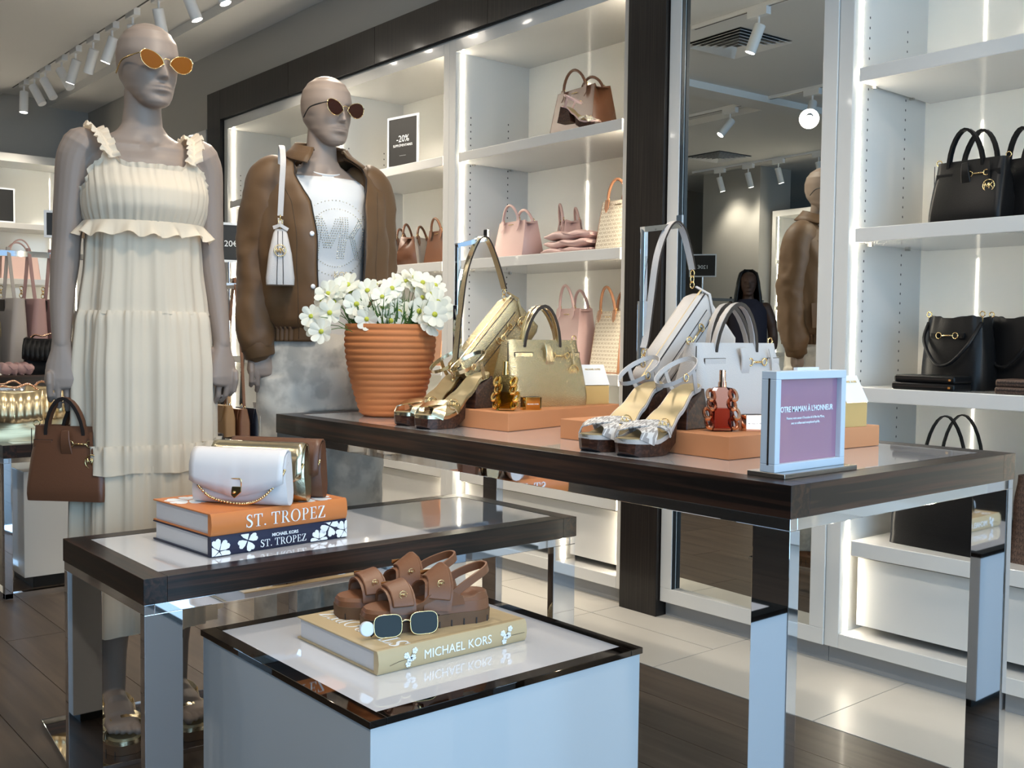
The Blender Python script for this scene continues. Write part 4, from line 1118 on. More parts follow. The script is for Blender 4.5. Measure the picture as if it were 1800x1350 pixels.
# ---- clutches on the orange book
def clutch(loc, rz, label, mt, w=.235, h=.125, d=.06, lock=True, group=None, chain=True):
    t = thing('flap_bag', label, 'handbag', loc, rz, group=group)
    rings = []
    for i in range(15):
        q = -1 + 2 * i / 14; e = (1 - abs(q) ** 5) ** .35 if abs(q) < 1 else .0
        e = max(e, .55); x = q * w / 2
        ring = []
        for j in range(20):
            a = 2 * pi * j / 20; ca, sa = cos(a), sin(a)
            yy = d / 2 * e * abs(ca) ** .7 * (1 if ca > 0 else -1) * (1 - .25 * (sa > 0) * sa); zz = h / 2 + h / 2 * (.96 + .04 * e) * abs(sa) ** .55 * (1 if sa > 0 else -1)
            ring.append((x * (1 + .03 * (zz < h / 2)), yy, zz))
        rings.append(ring)
    MB().loft(rings).build('body', mt, t, smooth=60)
    prof = [(.55, .80), (.30, .99), (.0, 1.03), (-.35, 1.02), (-.78, .93), (-1.05, .72), (-1.10, .50), (-1.08, .36)]
    G = []
    for k, (py, pz) in enumerate(prof):
        row = []
        for i in range(17):
            q = -1 + 2 * i / 16
            drop = (1 - abs(q)) * .20 * h * max(0, (k - 4) / 3); lift = .08 * h * abs(q) ** 3 * max(0, (k - 4) / 3)
            gather = .0022 * exp(-(q / .22) ** 2) * sin(q * 22) * max(0, (k - 3))
            row.append((q * w / 2 * 1.005, d / 2 * py * (1 - .10 * abs(q) ** 4) - .002 + gather, h * pz - drop + lift))
        G.append(row)
    MB().loft(G, closed=False).build('flap', mt, t, smooth=60, solid=.004)
    if lock:
        zc_ = h * .26; yf = -d / 2 * 1.12
        MB().prism([(-.0165, .012), (.0165, .012), (.0165, 0), (0, -.014), (-.0165, 0)], (0, yf, zc_), (1, 0, 0), (0, 0, 1), (0, -.004, 0)).build('lock', gold, t, bevel=.0008)
        MB().tube([(-.016, yf - .001, zc_ + .010), (-.016, yf - .002, zc_ + .026), (-.013, yf - .002, zc_ + .029), (.013, yf - .002, zc_ + .029), (.016, yf - .002, zc_ + .026), (.016, yf - .001, zc_ + .010)], .0016, 6).build('lock_bow', gold, t, smooth=True)
        MB().ell((0, yf - .006, zc_ - .001), (.003, .002, .003), 8, 6).build('lock_stud', gold, t, smooth=True)
    if chain:
        P = catmull([(w * .49, -.004, h * .80), (w * .47, -d * .42, h * .55), (w * .30, -d * .62, h * .18), (0.02, -d * .66, .006), (-w * .22, -d * .62, .014), (-w * .38, -d * .55, h * .30), (-w * .42, -d * .50, h * .42)], 10)
        mb = MB()
        L_ = 0; last = P[0]
        for p in P:
            if (p - last).length >= .0042 or p is P[0]:
                mb.ell(p, (.0032, .0032, .0032), 7, 5); last = p
        c = mb.build('chain', gold, t, smooth=True); c['kind'] = 'stuff'
    return t
ZB = ZM + .0432 + .047
pA, pB = at_z(333, 884, ZB), at_z(498, 893, ZB)
rzc = px_ang(pA, pB); mid = (pA + pB) / 2; back = V((-sin(rzc), cos(rzc), 0)); rgt = V((cos(rzc), sin(rzc), 0))
c0 = mid + back * .030
clutch((c0.x, c0.y, ZB), rzc, 'white flap bag with gold lock and chain at the front of three', whitel_s := mat('white_smooth_leather', (.74, .70, .69), .36), w=.222, h=.118)
c1 = c0 + back * .062 + rgt * .014
clutch((c1.x, c1.y, ZB), rzc, 'gold flap bag between the white and brown flap bags', goldl2, w=.222, h=.127, lock=False)
c2 = c1 + back * .062 + rgt * .012
clutch((c2.x, c2.y, ZB), rzc, 'brown flap bag at the rear of three on the orange book', brown, w=.222, h=.130, lock=False)

# ================================================================== mannequins
def fuse(mb, voxel, smooth_it=4):
    """one continuous skin from overlapping closed shapes"""
    me = bpy.data.meshes.new('tmp'); me.from_pydata(mb.v, [], mb.f); me.update()
    ob = bpy.data.objects.new('tmp', me); COL.objects.link(ob)
    r = ob.modifiers.new('r', 'REMESH'); r.mode = 'VOXEL'; r.voxel_size = voxel; r.use_smooth_shade = True
    if smooth_it:
        s = ob.modifiers.new('s', 'SMOOTH'); s.factor = .5; s.iterations = smooth_it
    dg = bpy.context.evaluated_depsgraph_get()
    out = bpy.data.meshes.new_from_object(ob.evaluated_get(dg)); bpy.data.objects.remove(ob); bpy.data.meshes.remove(me)
    out.polygons.foreach_set('use_smooth', [True] * len(out.polygons))
    return out
def head_into(mb, c, S, yaw, pitch=0.):
    tab = [(-.113, (.062, .045, .006)), (-.108, (.075, .02, .026)), (-.098, (.083, .0, .038)), (-.08, (.086, -.030, .049)), (-.06, (.086, -.066, .058)), (-.03, (.087, -.092, .0675)), (0, (.0875, -.103, .0725)), (.03, (.087, -.105, .0745)), (.06, (.079, -.098, .071)), (.085, (.060, -.080, .058)), (.103, (.034, -.052, .038)), (.111, (.012, -.030, .019)), (.1135, (-.004, -.014, .004))]
    g = lambda v, s: exp(-(v / s) ** 2)
    R3 = Matrix.Rotation(yaw, 3, 'Z') @ Matrix.Rotation(pitch, 3, 'Y')
    rings = []
    N = 72; Mz = 84
    for i in range(Mz + 1):
        z = -.113 + .2265 * i / Mz; f, b, w_ = interp(tab, z); cx = (f + b) / 2; rx = (f - b) / 2
        ring = []
        for j in range(N):
            a = 2 * pi * j / N; ca, sa = cos(a), sin(a)
            e = .88 if ca > 0 else 1.
            x = cx + rx * abs(ca) ** e * (1 if ca > 0 else -1); y = w_ * abs(sa) ** .95 * (1 if sa > 0 else -1)
            if ca > 0:
                k = ca ** .5
                ridge = max(0, min(1, (.018 - z) / .050)) if z < .018 else 0
                nose = .025 * g(y, .0088 + .004 * ridge) * (ridge if z > -.036 else max(0, 1 - (-.036 - z) / .007))
                lips = .0115 * g(y, .021) * (g(z + .0575, .0048) + 1.15 * g(z + .0685, .0055)) - .007 * g(y, .022) * g(z + .063, .0026)
                chin = .006 * g(y, .02) * g(z + .098, .012) - .005 * g(y, .025) * g(z + .081, .006)
                eyes = -.0135 * (g(y - .030, .017) + g(y + .030, .017)) * g(z - .001, .0125)
                lids = .0065 * (g(y - .031, .0125) + g(y + .031, .0125)) * g(z + .001, .0075)
                brow = .0035 * (g(y - .03, .022) + g(y + .03, .022)) * g(z - .021, .008)
                cheek = .003 * (g(y - .045, .015) + g(y + .045, .015)) * g(z + .028, .014)
                x += k * (nose + lips + chin + eyes + lids + brow + cheek)
            ring.append(V(c) + R3 @ (V((x, y, z)) * S))
        rings.append(ring)
    mb.loft(rings)
def hand_into(mb, wrist, d, n, f, curl=(.35, .7, .55), S=1.):
    """d: down the fingers, n: palm normal, f: thumb side"""
    W = V(wrist); d, n, f = V(d).normalized(), V(n).normalized(), V(f).normalized()
    mb.tube([W - d * .02, W + d * .018, W + d * .052, W + d * .092, W + d * .106], [(.021, .018), (.025, .018), (.036, .017), (.041, .015), (.038, .011)], 16, up=n, round_=True)
    for k, (o, L) in enumerate(((.0325, .086), (.0112, .096), (-.0102, .090), (-.0305, .073))):
        p = W + d * (.102 - abs(o - .005) * .15) + f * o * 1.02; ang = 0; pts = [p - d * .02, p]; rr = [.0084, .0081]
        for s, (fr, c) in enumerate(zip((.45, .30, .25), curl)):
            ang += c + .08 * k; dd = d * cos(ang) + n * sin(ang); p = p + dd * L * fr; pts.append(p); rr.append((.0078, .0072, .0062)[s])
        mb.tube(pts, rr, 10, round_=True)
    p = W + d * .025 + f * .024; pts = [p, p + d * .026 + f * .018 + n * .004, p + d * .060 + f * .020 + n * .008, p + d * .094 + f * .012 + n * .010]
    mb.tube(pts, [.014, .0125, .0105, .0083], 10, round_=True)
ARM = [(0, .146, 1.503), (-.005, .164, 1.46), (-.016, .176, 1.33), (-.020, .183, 1.235), (-.008, .194, 1.13), (.012, .200, 1.02)]
def mannequin_body():
    mb = MB()
    T = [(.84, (0, .07, .115)), (.90, (-.005, .098, .148)), (.97, (-.006, .098, .150)), (1.06, (0, .086, .136)), (1.14, (.004, .074, .118)), (1.20, (.006, .074, .114)), (1.28, (.006, .084, .128)), (1.35, (.008, .094, .141)), (1.42, (.004, .092, .152)), (1.475, (0, .076, .160)), (1.51, (-.004, .060, .150)), (1.535, (-.006, .050, .105)), (1.553, (-.006, .046, .066)), (1.575, (-.004, .045, .050)), (1.62, (.0, .043, .045)), (1.66, (.006, .044, .045)), (1.70, (.01, .03, .03))]
    rings = []
    for i in range(90):
        z = .84 + (1.70 - .84) * i / 89; cx, a, b = interp(T, z)
        ring = []
        for j in range(40):
            t = 2 * pi * j / 40; x = cx + a * cos(t); y = b * sin(t)
            if cos(t) > 0:
                x += .030 * cos(t) * (exp(-((y - .068) / .045) ** 2) + exp(-((y + .068) / .045) ** 2)) * exp(-((z - 1.375) / .042) ** 2)
                x += .004 * exp(-((z - 1.515) / .008) ** 2) * (abs(y) > .02) * (abs(y) < .12) - .008 * exp(-(y / .014) ** 2) * exp(-((z - 1.525) / .012) ** 2)
            ring.append((x, y, z))
        rings.append(ring)
    mb.loft(rings)
    head_into(mb, (.024, .008, 1.719), .945, radians(11), radians(4))
    for s in (-1, 1):
        P = catmull([(x, y * s, z) for x, y, z in ARM], 5); n = len(P)
        tab = [(0, (.050,)), (.12, (.047,)), (.35, (.038,)), (.52, (.034,)), (.62, (.0345,)), (.8, (.029,)), (1, (.0215,))]
        mb.tube(P, [interp(tab, i / (n - 1))[0] for i in range(n)], 18, round_=True)
        hand_into(mb, P[-1], (.12, .02 * s, -1), (-1, -.25 * s, -.10), (-.25, -s, .05), (.12, .45, .65) if s < 0 else (.22, .5, .6))
        L = catmull([(-.005, .085 * s, .93), (.0, .085 * s, .80), (.012, .080 * s, .55), (.010, .078 * s, .50), (-.012, .080 * s, .37), (-.018, .080 * s, .22), (-.018, .080 * s, .11)], 5); n = len(L)
        tab = [(0, (.088,)), (.2, (.082,)), (.45, (.056,)), (.52, (.051,)), (.68, (.0525,)), (.85, (.036,)), (1, (.032,))]
        mb.tube(L, [interp(tab, i / (n - 1))[0] for i in range(n)], 18, round_=True)
        # foot
        mb.tube(catmull([(-.045, .080 * s, .098), (-.01, .080 * s, .108), (.05, .082 * s, .096), (.10, .086 * s, .082), (.135, .088 * s, .074)], 4), [(.026, .026)] * 4 + [(.030, .026)] * 4 + [(.036, .018)] * 4 + [(.040, .013)] * 5, 16, up=(0, 0, 1), round_=True)
        for k, (o, L_) in enumerate(((-.026, .036), (-.008, .034), (.007, .030), (.020, .025), (.031, .020))):
            q = V((.132 - .004 * k, s * (.088 + o), .074)); mb.tube([q - V((.02, 0, 0)), q + V((L_ * .6, 0, 0)), q + V((L_, 0, -.004))], [.0085 if k else .011] * 3, 8, round_=True)
    return fuse(mb, .0027, 2)
body_me = mannequin_body(); body_me.name = 'body'

M1 = thing('mannequin', 'bald mannequin in a long cream ruffled dress holding a brown satchel', 'mannequin', (-2.640, .985, 0.0), radians(-6))
put('body', body_me, skin, M1)
M2 = thing('mannequin', 'bald mannequin in a brown jacket, white tee and cream jeans', 'mannequin', (-2.878, 1.638, 0.0), radians(-8), scale=1.012)
put('body', body_me, skin, M2)
for Mq, kind in ((M1, 0), (M2, 1)):
    box('base_plate', chrome, Mq, -.20, .20, -.22, .22, .0, .012, bevel=.001)
    for s in (-1, 1):
        pass

# ---- cream dress
def frill(name, path, outs, width, amp, waves, parent, mt, rows=5, seed=0, flare=0., close=False, droop=0.):
    """gathered ruffle: path points with outward directions"""
    rn = random.Random(seed); n = len(path); ph = [rn.uniform(-.6, .6) for _ in range(n)]
    P = [V(p) for p in path]; rows_ = []
    for r in range(rows):
        q = r / (rows - 1); row = []
        for i in range(n):
            a = P[i - 1] if (i > 0 or close) else P[i]; b = P[(i + 1) % n] if (i < n - 1 or close) else P[i]
            t = (b - a).normalized(); o = V(outs[i]).normalized(); nn = t.cross(o)
            ph_ = 2 * pi * waves * i / n + .8 * sin(5.1 * i / n * 2 * pi)
            wv = amp * q * (sin(ph_) + .35 * sin(2 * ph_ + 1))
            row.append(P[i] + o * width * q * (1 + .10 * sin(ph_ * .5)) + nn * (wv + flare * q * width) + t * (.5 * amp * q * cos(ph_)) + V((0, 0, -droop * q * q)))
        rows_.append(row)
    mb = MB(); mb.loft([list(c) for c in zip(*rows_)], closed=False, cap=False, loop=close)
    return mb.build(name, mt, parent, smooth=True)
def dress(parent):
    d = bpy.data.objects.new('dress', None); COL.objects.link(d); d.parent = parent; d['label'] = 'long cream tiered dress with ruffled straps'
    # z: centre x, depth, width, fold amount
    T = [(.30, (.0, .165, .205)), (.55, (.0, .158, .198)), (.74, (.0, .152, .190)), (.765, (.0, .150, .188)), (.95, (.003, .146, .186)), (1.08, (.004, .134, .174)), (1.105, (.004, .126, .165)), (1.22, (.007, .112, .150)), (1.325, (.012, .106, .143))]
    rn = random.Random(5)
    fold = [(n, rn.uniform(0, 6.28), rn.uniform(.5, 1)) for n in (5, 8, 13, 19, 27)]
    def F(a, fine):
        v = 0
        for n, p, w_ in fold: v += w_ * (1 - 2 * abs(sin((n * a + p) / 2)) ** .8) * (1 if n < 15 else fine)
        return v / 2.2
    def tier(z0, z1, amp0, amp1, name, rows=26, N=240, gath=48, ex=0.):
        rg = []
        for i in range(rows + 1):
            q = i / rows; z = z1 + (z0 - z1) * q; cx, a, b = interp(T, z); a += ex; b += ex
            am = amp0 + (amp1 - amp0) * q; top = exp(-q * 14)
            ring = []
            for j in range(N):
                t = 2 * pi * j / N
                r_ = 1 + am * F(t, .9 - .5 * q) / .17 + (.0045 * top / .17) * sin(gath * t * 1.0 + 2 * sin(3 * t)) - .05 * top * 0
                ring.append((cx + a * r_ * cos(t), b * r_ * sin(t), z + .004 * F(t + .5, 0) * q))
            rg.append(ring)
        return MB().loft(rg, True, False).build(name, dressm, d, smooth=True)
    tier(1.095, 1.325, .005, .016, 'upper_tier', 18)
    tier(.755, 1.10, .010, .020, 'middle_tier', 26)
    tier(.70, .768, .016, .023, 'flounce', 10, gath=60, ex=.007)
    tier(.30, .715, .014, .024, 'lower_tier', 26, ex=-.004)
    # bodice, gathered, with scooped neck
    N = 220; rows = 22; rg = []
    def ztop(t):
        y = sin(t); front = cos(t) > 0
        base = 1.452 if front else 1.435
        base += .034 * exp(-((abs(y) - .62) / .10) ** 2)
        base -= .060 * exp(-((abs(y) - 1.0) / .10) ** 2)
        return base
    TB = [(1.30, (.010, .103, .140)), (1.36, (.014, .128, .150)), (1.40, (.014, .125, .155)), (1.44, (.008, .106, .158)), (1.50, (.0, .085, .155))]
    for i in range(rows + 1):
        q = i / rows; ring = []
        for j in range(N):
            t = 2 * pi * j / N; z = 1.315 + (ztop(t) - 1.315) * q; cx, a, b = interp(TB, z)
            puff = .006 * sin(pi * q); gath = .0022 * (sin(46 * t + 2 * sin(4 * t)) + .6 * sin(71 * t)) * (abs(q - .5) * 1.6 + .25)
            r_ = 1 + (gath + puff) / .14
            x = cx + a * r_ * cos(t)
            ring.append((x, b * r_ * sin(t), z))
        rg.append(ring)
    MB().loft(rg, True, False).build('bodice', dressm, d, smooth=True)
    nk = rg[-1]; path = []; outs = []
    for j in range(N):
        t = 2 * pi * j / N; path.append(nk[j]); outs.append((cos(t) * .35, sin(t) * .35, 1))
    frill('neck_frill', path, outs, .012, .004, 42, d, dressm, 4, 1, close=True)
    pth = []; outs = []
    for j in range(N):
        t = 2 * pi * j / N; cx, a, b = interp(T, 1.318); pth.append((cx + (a + .006) * cos(t), (b + .006) * sin(t), 1.322)); outs.append((cos(t) * .55, sin(t) * .55, -1))
    frill('waist_frill', pth, outs, .042, .0085, 17, d, dressm, 6, 2, close=True)
    for s in (-1, 1):
        P = catmull([(.098, .098 * s, 1.470), (.078, .108 * s, 1.510), (.035, .116 * s, 1.545), (-.02, .116 * s, 1.551), (-.06, .108 * s, 1.52), (-.085, .10 * s, 1.45)], 14)
        MB().strip(P, .016, .003, wdir=(0, 1, 0)).build('strap', dressm, d, smooth=True)
        nn = len(P)
        frill('strap_frill', P, [(.25, s * 1., .55)] * nn, .026, .006, 13, d, dressm, 4, 3 + s)
        frill('strap_frill', P, [(.35, -s * 1., .25)] * nn, .020, .005, 13, d, dressm, 4, 8 + s)
    return d
dress(M1)
goldst = goldl2
for s in (-1, 1):
    q = flat_sandal(0, 0, 0, 0, 'x', goldst, rubber, None, olive, sc_=.98)
    for k in ('label', 'category'): del q[k]
    q.name = 'sandal'; q.parent = M1; q.location = (.035, .083 * s, .0125); q.rotation_euler = (0, 0, radians(90)); q.scale = (.98, 1.02, .98); q['label'] = 'gold strappy sandal with thick brown sole'
for s in (-1, 1):
    q = flat_sandal(0, 0, 0, 0, 'x', bs, rubber, None)
    for k in ('label', 'category'): del q[k]
    q.name = 'sandal'; q.parent = M2; q.location = (.035, .083 * s, .0125); q.rotation_euler = (0, 0, radians(90))

# satchel held in the first mannequin's hand
hw = M1.matrix_basis if False else Matrix.LocRotScale(M1.location, M1.rotation_euler, None)
hp = hw @ V((.022, -.175, .888))
satchel((hp.x, hp.y, hp.z - .255), radians(44), 'brown leather satchel hanging from the hand of the dressed mannequin', brown, w=.205, d=.10, h=.182, hh=.068)
# sunglasses on the faces
def face_pt(Mq, v, sc_=1.):
    return Matrix.LocRotScale(Mq.location, Mq.rotation_euler, Mq.scale) @ V(v)
amber = mat('amber_lens', (.36, .125, .018), .04, trans=.5, coat=.4, ior=1.1)
p = face_pt(M1, (.024 + .0995, .008 + .0195, 1.712))
sunglasses(p, (radians(-3), 0, radians(90 - 6 + 11)), 'amber cat-eye sunglasses with thin gold rims on the dressed mannequin', 'cat', amber, gold, .060, .043, .125, gap=.016, spread=.004)
p = face_pt(M2, (.024 + .0995, .008 + .0195, 1.712))
sunglasses(p, (radians(-3), 0, radians(90 - 8 + 11)), 'brown cat-eye sunglasses with black temples on the jacketed mannequin', 'cat', dark_lens('brown_lens', (.030, .010, .006)), gold, .058, .046, .125, gap=.016, spread=.004, armm=black)

# ---- jacket, tee and jeans
def jacket(parent):
    j_ = bpy.data.objects.new('jacket', None); COL.objects.link(j_); j_.parent = parent; j_['label'] = 'brown zip jacket hanging open'
    T = [(1.015, (.0, .135, .178)), (1.05, (.0, .138, .182)), (1.075, (.0, .158, .205)), (1.12, (.0, .165, .212)), (1.22, (.0, .162, .212)), (1.34, (.008, .160, .208)), (1.42, (.006, .142, .206)), (1.47, (.0, .122, .206)), (1.515, (-.004, .100, .200)), (1.545, (-.006, .086, .172)), (1.565, (-.006, .074, .125)), (1.58, (-.004, .064, .078))]
    def gap(z): return interp([(1.0, (.38,)), (1.1, (.33,)), (1.3, (.36,)), (1.42, (.42,)), (1.52, (.62,)), (1.57, (.80,))], z)[0]
    def surf(z, t, ex=0.):
        cx, a, b = interp(T, z)
        w_ = .016 * noise.noise(V((2.2 * cos(t), 2.2 * sin(t), z * 5))) * min(1, max(0, (1.5 - z) * 6)) + .006 * noise.noise(V((5 * cos(t), 5 * sin(t), z * 14))) + ex
        return V((cx + (a + w_) * cos(t), (b + w_) * sin(t), z))
    rg = []
    for i in range(46):
        z = 1.05 + (1.58 - 1.05) * i / 45; g_ = gap(z); rg.append([surf(z, g_ + (2 * pi - 2 * g_) * k / 90) for k in range(91)])
    MB().loft(rg, closed=False, cap=False).build('shell', jacketm, j_, smooth=True, solid=.004)
    rg = []
    for i in range(7):
        z = 1.012 + .045 * i / 6; g_ = gap(z); rg.append([surf(z, g_ + (2 * pi - 2 * g_) * k / 280, .0028 * sin(2 * pi * k / 5) * (20 < k < 260)) for k in range(281)])
    MB().loft(rg, closed=False, cap=False).build('waistband', jacketm, j_, smooth=True, solid=.004)
    for s in (1, -1):
        zz = [1.02 + (1.55 - 1.02) * i / 30 for i in range(31)]
        MB().tube([surf(z, s * gap(z), .002) for z in zz], .0022, 6).build('zip_edge', edge_dark, j_, smooth=True)
        MB().tube([surf(z, s * (gap(z) + .30), .0022) for z in zz[:-4]], .0012, 5).build('seam', mat('brown_seam', (.06, .035, .018), .7), j_, smooth=True)
        P = catmull([(-.004, .130 * s, 1.515)] + [(x, (y + .008) * s, z) for x, y, z in ARM] + [(.016, .204 * s, .985)], 8); n = len(P); rg = []
        tab = [(0, (.055,)), (.07, (.066,)), (.2, (.072,)), (.45, (.068,)), (.6, (.067,)), (.82, (.060,)), (.95, (.050,)), (1, (.044,))]
        mb = MB(); rr = []
        for i in range(n):
            q = i / (n - 1); wr_ = 0
            rr.append((interp(tab, q)[0] + wr_, interp(tab, q)[0] + .5 * wr_))
        mb.tube(P, rr, 40, up=(1, 0, 0), round_=True)
        cen = [V(p) for p in P]; nv = []
        for vv in mb.v:
            p_ = V(vv); c0 = min(cen, key=lambda q: (q - p_).length_squared); dr = (p_ - c0).normalized()
            k = noise.noise(V((p_.x * 16, p_.y * 16 + 7 * s, p_.z * 9))) * .012 + noise.noise(V((p_.x * 30, p_.y * 30, p_.z * 38))) * .005
            nv.append(p_ + dr * k * min(1, max(0, (1.53 - p_.z) * 12)))
        mb.v = nv; mb.build('sleeve', jacketm, j_, smooth=True)
        e = V(P[-1]); dd = (V(P[-1]) - V(P[-4])).normalized()
        MB().tube([e - dd * .028, e - dd * .024, e + dd * .018, e + dd * .022], [.046, .0495, .0475, .044], 26).build('cuff', jacketm, j_, smooth=40)
    # collar
    pts = []; wd = []; m_ = 34
    for k in range(m_ + 1):
        t = .62 + (2 * pi - 1.24) * k / m_; pts.append(V((-.002 + .066 * cos(t), .074 * sin(t), 1.592 - .020 * cos(t)))); wd.append(V((cos(t) * .8, sin(t) * .9, -.36)))
    rows_ = [[p + V((0, 0, .016)) - w_.normalized() * 0 for p, w_ in zip(pts, wd)], [p + V((0, 0, .022)) + V((w_.x, w_.y, 0)) * .008 for p, w_ in zip(pts, wd)], [p + w_.normalized() * .022 + V((0, 0, .012)) for p, w_ in zip(pts, wd)],
             [p + w_.normalized() * (.052 + .030 * max(0, (abs(k - m_ / 2) - m_ / 2 + 5) / 5)) + V((.004, 0, 0)) for k, (p, w_) in enumerate(zip(pts, wd))]]
    MB().loft(rows_, closed=False, cap=False).build('collar', jacketm, j_, smooth=60, solid=.005)
    for z in (1.33, 1.175):
        p = surf(z, -gap(z) - .07, .004); MB().ell(p, (.004, .0075, .0075), 12, 8).build('snap_button', mat('pearl_button', (.8, .82, .86), .2, coat=.6), j_, smooth=True)
    p = surf(1.16, .95, .003)
    MB().strip([surf(1.09, .80, .004), surf(1.20, .84, .004)], .10, .003, wdir=(-.6, 1, 0)).build('pocket', jacketm, j_)
    return j_
jacket(M2)
def tee(parent):
    T = [(.98, (.0, .112, .165)), (1.1, (.004, .105, .142)), (1.25, (.008, .105, .140)), (1.36, (.016, .128, .152)), (1.44, (.006, .110, .158)), (1.49, (0, .088, .160)), (1.52, (-.004, .070, .135)), (1.545, (-.006, .060, .080)), (1.552, (-.006, .058, .068))]
    def S(z, t, e=0.):
        cx, a, b = interp(T, z); w_ = .0035 * sin(5 * t + 9 * z) * (z < 1.4) + e; return V((cx + (a + w_) * cos(t), (b + w_) * sin(t), z - .030 * max(0, cos(t)) * (z > 1.5) * (z - 1.5) / .05))
    rg = [[S(.98 + .572 * i / 40, 2 * pi * k / 72) for k in range(72)] for i in range(41)]
    o = MB().loft(rg, True, False).build('tee_shirt', teem, parent, smooth=True)
    nk = MB().tube([S(1.552, 2 * pi * k / 48, .001) for k in range(48)], .0035, 6, closed=True).build('neck_rib', teem, o, smooth=True)
    # rhinestone print: ring of studs, big letters, lower lettering
    mb = MB(); C = (1.275,); R = .095
    def stud(y, z, r=.0017):
        y *= 1.2; z = 1.325 + (z - 1.285) * 1.2; t = math.asin(max(-1, min(1, y / .15))); p = S(z, t, .0012); mb.ell(p, (r, r, r), 5, 4)
    for rr in (.094, .072):
        for k in range(64):
            a = 2 * pi * k / 64
            if rr < .08 and .5 < abs(sin(a)) < 2: pass
            stud(rr * cos(a), 1.285 + rr * sin(a))
    def line(a, b, n=14):
        for k in range(n + 1):
            q = k / n; stud(a[0] + (b[0] - a[0]) * q, a[1] + (b[1] - a[1]) * q)
    for dx in (0, .006, .012, .018):
        line((.004 + dx, 1.235), (.004 + dx, 1.335), 18)
        line((-.066 + dx, 1.235), (-.060 + dx, 1.335), 18); line((-.058 + dx, 1.33), (-.034 + dx, 1.26), 12); line((-.034 + dx, 1.26), (-.008 + dx, 1.33), 12)
    for dx in (0, .006, .012):
        line((.026 + dx, 1.285), (.055 + dx, 1.335), 12); line((.030 + dx, 1.288), (.058 + dx, 1.235), 12)
    s_ = mb.build('rhinestone_print', mat('rhinestone', (.75, .66, .48), .15, .8), o, smooth=True); s_['kind'] = 'stuff'
    text('KORS', .028, mat('rhinestone', (0, 0, 0)), o, (.121, .022, 1.205), (-.12, 1, 0), (.05, 0, 1), xs=.9)
    return o
tee(M2)
def jeans(parent):
    mb = MB()
    H_ = [(.80, (.0, .115, .175)), (.90, (.0, .125, .182)), (.98, (.0, .122, .178)), (1.04, (.0, .112, .162)), (1.07, (0, .108, .156))]
    mb.loft([[(interp(H_, z)[0] + interp(H_, z)[1] * cos(2 * pi * k / 48), interp(H_, z)[2] * sin(2 * pi * k / 48), z) for k in range(48)] for z in [.80 + .27 * i / 14 for i in range(15)]])
    for s in (-1, 1):
        P = [(.0, .090 * s, .90), (.002, .094 * s, .80), (.006, .098 * s, .62), (.004, .102 * s, .45), (.0, .106 * s, .25), (-.004, .108 * s, .075)]
        mb.tube(catmull(P, 6), [(.112, .094)] * 7 + [(.106, .092)] * 6 + [(.100, .093)] * 6 + [(.100, .096)] * 6 + [(.104, .100)] * 6, 30, up=(1, 0, 0))
    me = fuse(mb, .006, 3)
    nv = [(v.co.copy(), v.normal.copy()) for v in me.vertices]; flat = []
    for c, n in nv:
        k = noise.noise(V((c.x * 9, c.y * 9, c.z * 5))) * .008 + noise.noise(V((c.x * 22, c.y * 22, c.z * 30))) * .0025
        flat += list(c + n * k)
    me.vertices.foreach_set('co', flat); me.update()
    o = put('jeans', me, jeanm, parent)
    for s in (-1, 1): MB().tube([(.01, .198 * s + (.0 if z > .4 else .004 * s), z) for z in [.1 + .09 * i for i in range(9)]], .0014, 5).build('side_seam', jeanm, o)
    return o
jeans(M2)

# white bucket bag on the jacketed mannequin's shoulder
bp = face_pt(M2, (.150, -.185, 1.175))
wb = thing('shoulder_bag', 'small white bag hanging from the jacketed mannequin\'s shoulder', 'handbag', bp, radians(62))
MB().loft([rrect(.040, .045, .012, 0, 6), rrect(.041, .048, .014, .02, 6), rrect(.033, .044, .012, .09, 6), rrect(.020, .036, .010, .150, 6), rrect(.014, .028, .008, .162, 6)]).build('body', whitel, wb, smooth=45)
for s in (-.009, .009): MB().tube([(s, -.049, .0), (s * 1., -.0495, .03), (s * .8, -.0445, .09), (s * .7, -.036, .155)], .0011, 5).build('seam', edge_dark, wb)
medallion(wb, (0, -.050, .098), .0165)
MB().strip([(-.02, -.03, .165), (0, -.036, .172), (.022, -.03, .160)], .010, .003, wdir=(0, 0, 1)).build('tie', whitel, wb)
top = V((-.020, .02, .375)); P = catmull([V((0, -.028, .20)), V((.004, -.03, .28)), V((.008, -.02, .36)), V((.004, .03, .408)), V((.0, .09, .40)), V((.0, .10, .25)), V((0, .035, .18))], 6)
MB().strip(P, .016, .0035, wdir=(1, 0, 0)).build('strap', whitel, wb, smooth=60)
ch = MB()
for k in range(3): ch.tube([V((.0, -.028, .195 - k * .013)) + (V((1, 0, 0)) if k % 2 else V((0, 1, 0))) * (.006 * cos(2 * pi * i / 10)) + V((0, 0, .008 * sin(2 * pi * i / 10))) for i in range(10)], .0015, 5, closed=True)
ch.build('strap_link', gold, wb, smooth=True)

# ================================================================== goods on the shelves
def on_shelf(px0, px1, z, dy=.06):
    """mid point and width of a thing whose front bottom edge spans px0..px1 on a shelf, set back dy from the front"""
    a = at_y(px0, 500, YF + dy); b = at_y(px1, 500, YF + dy); return (a.x + b.x) / 2, b.x - a.x
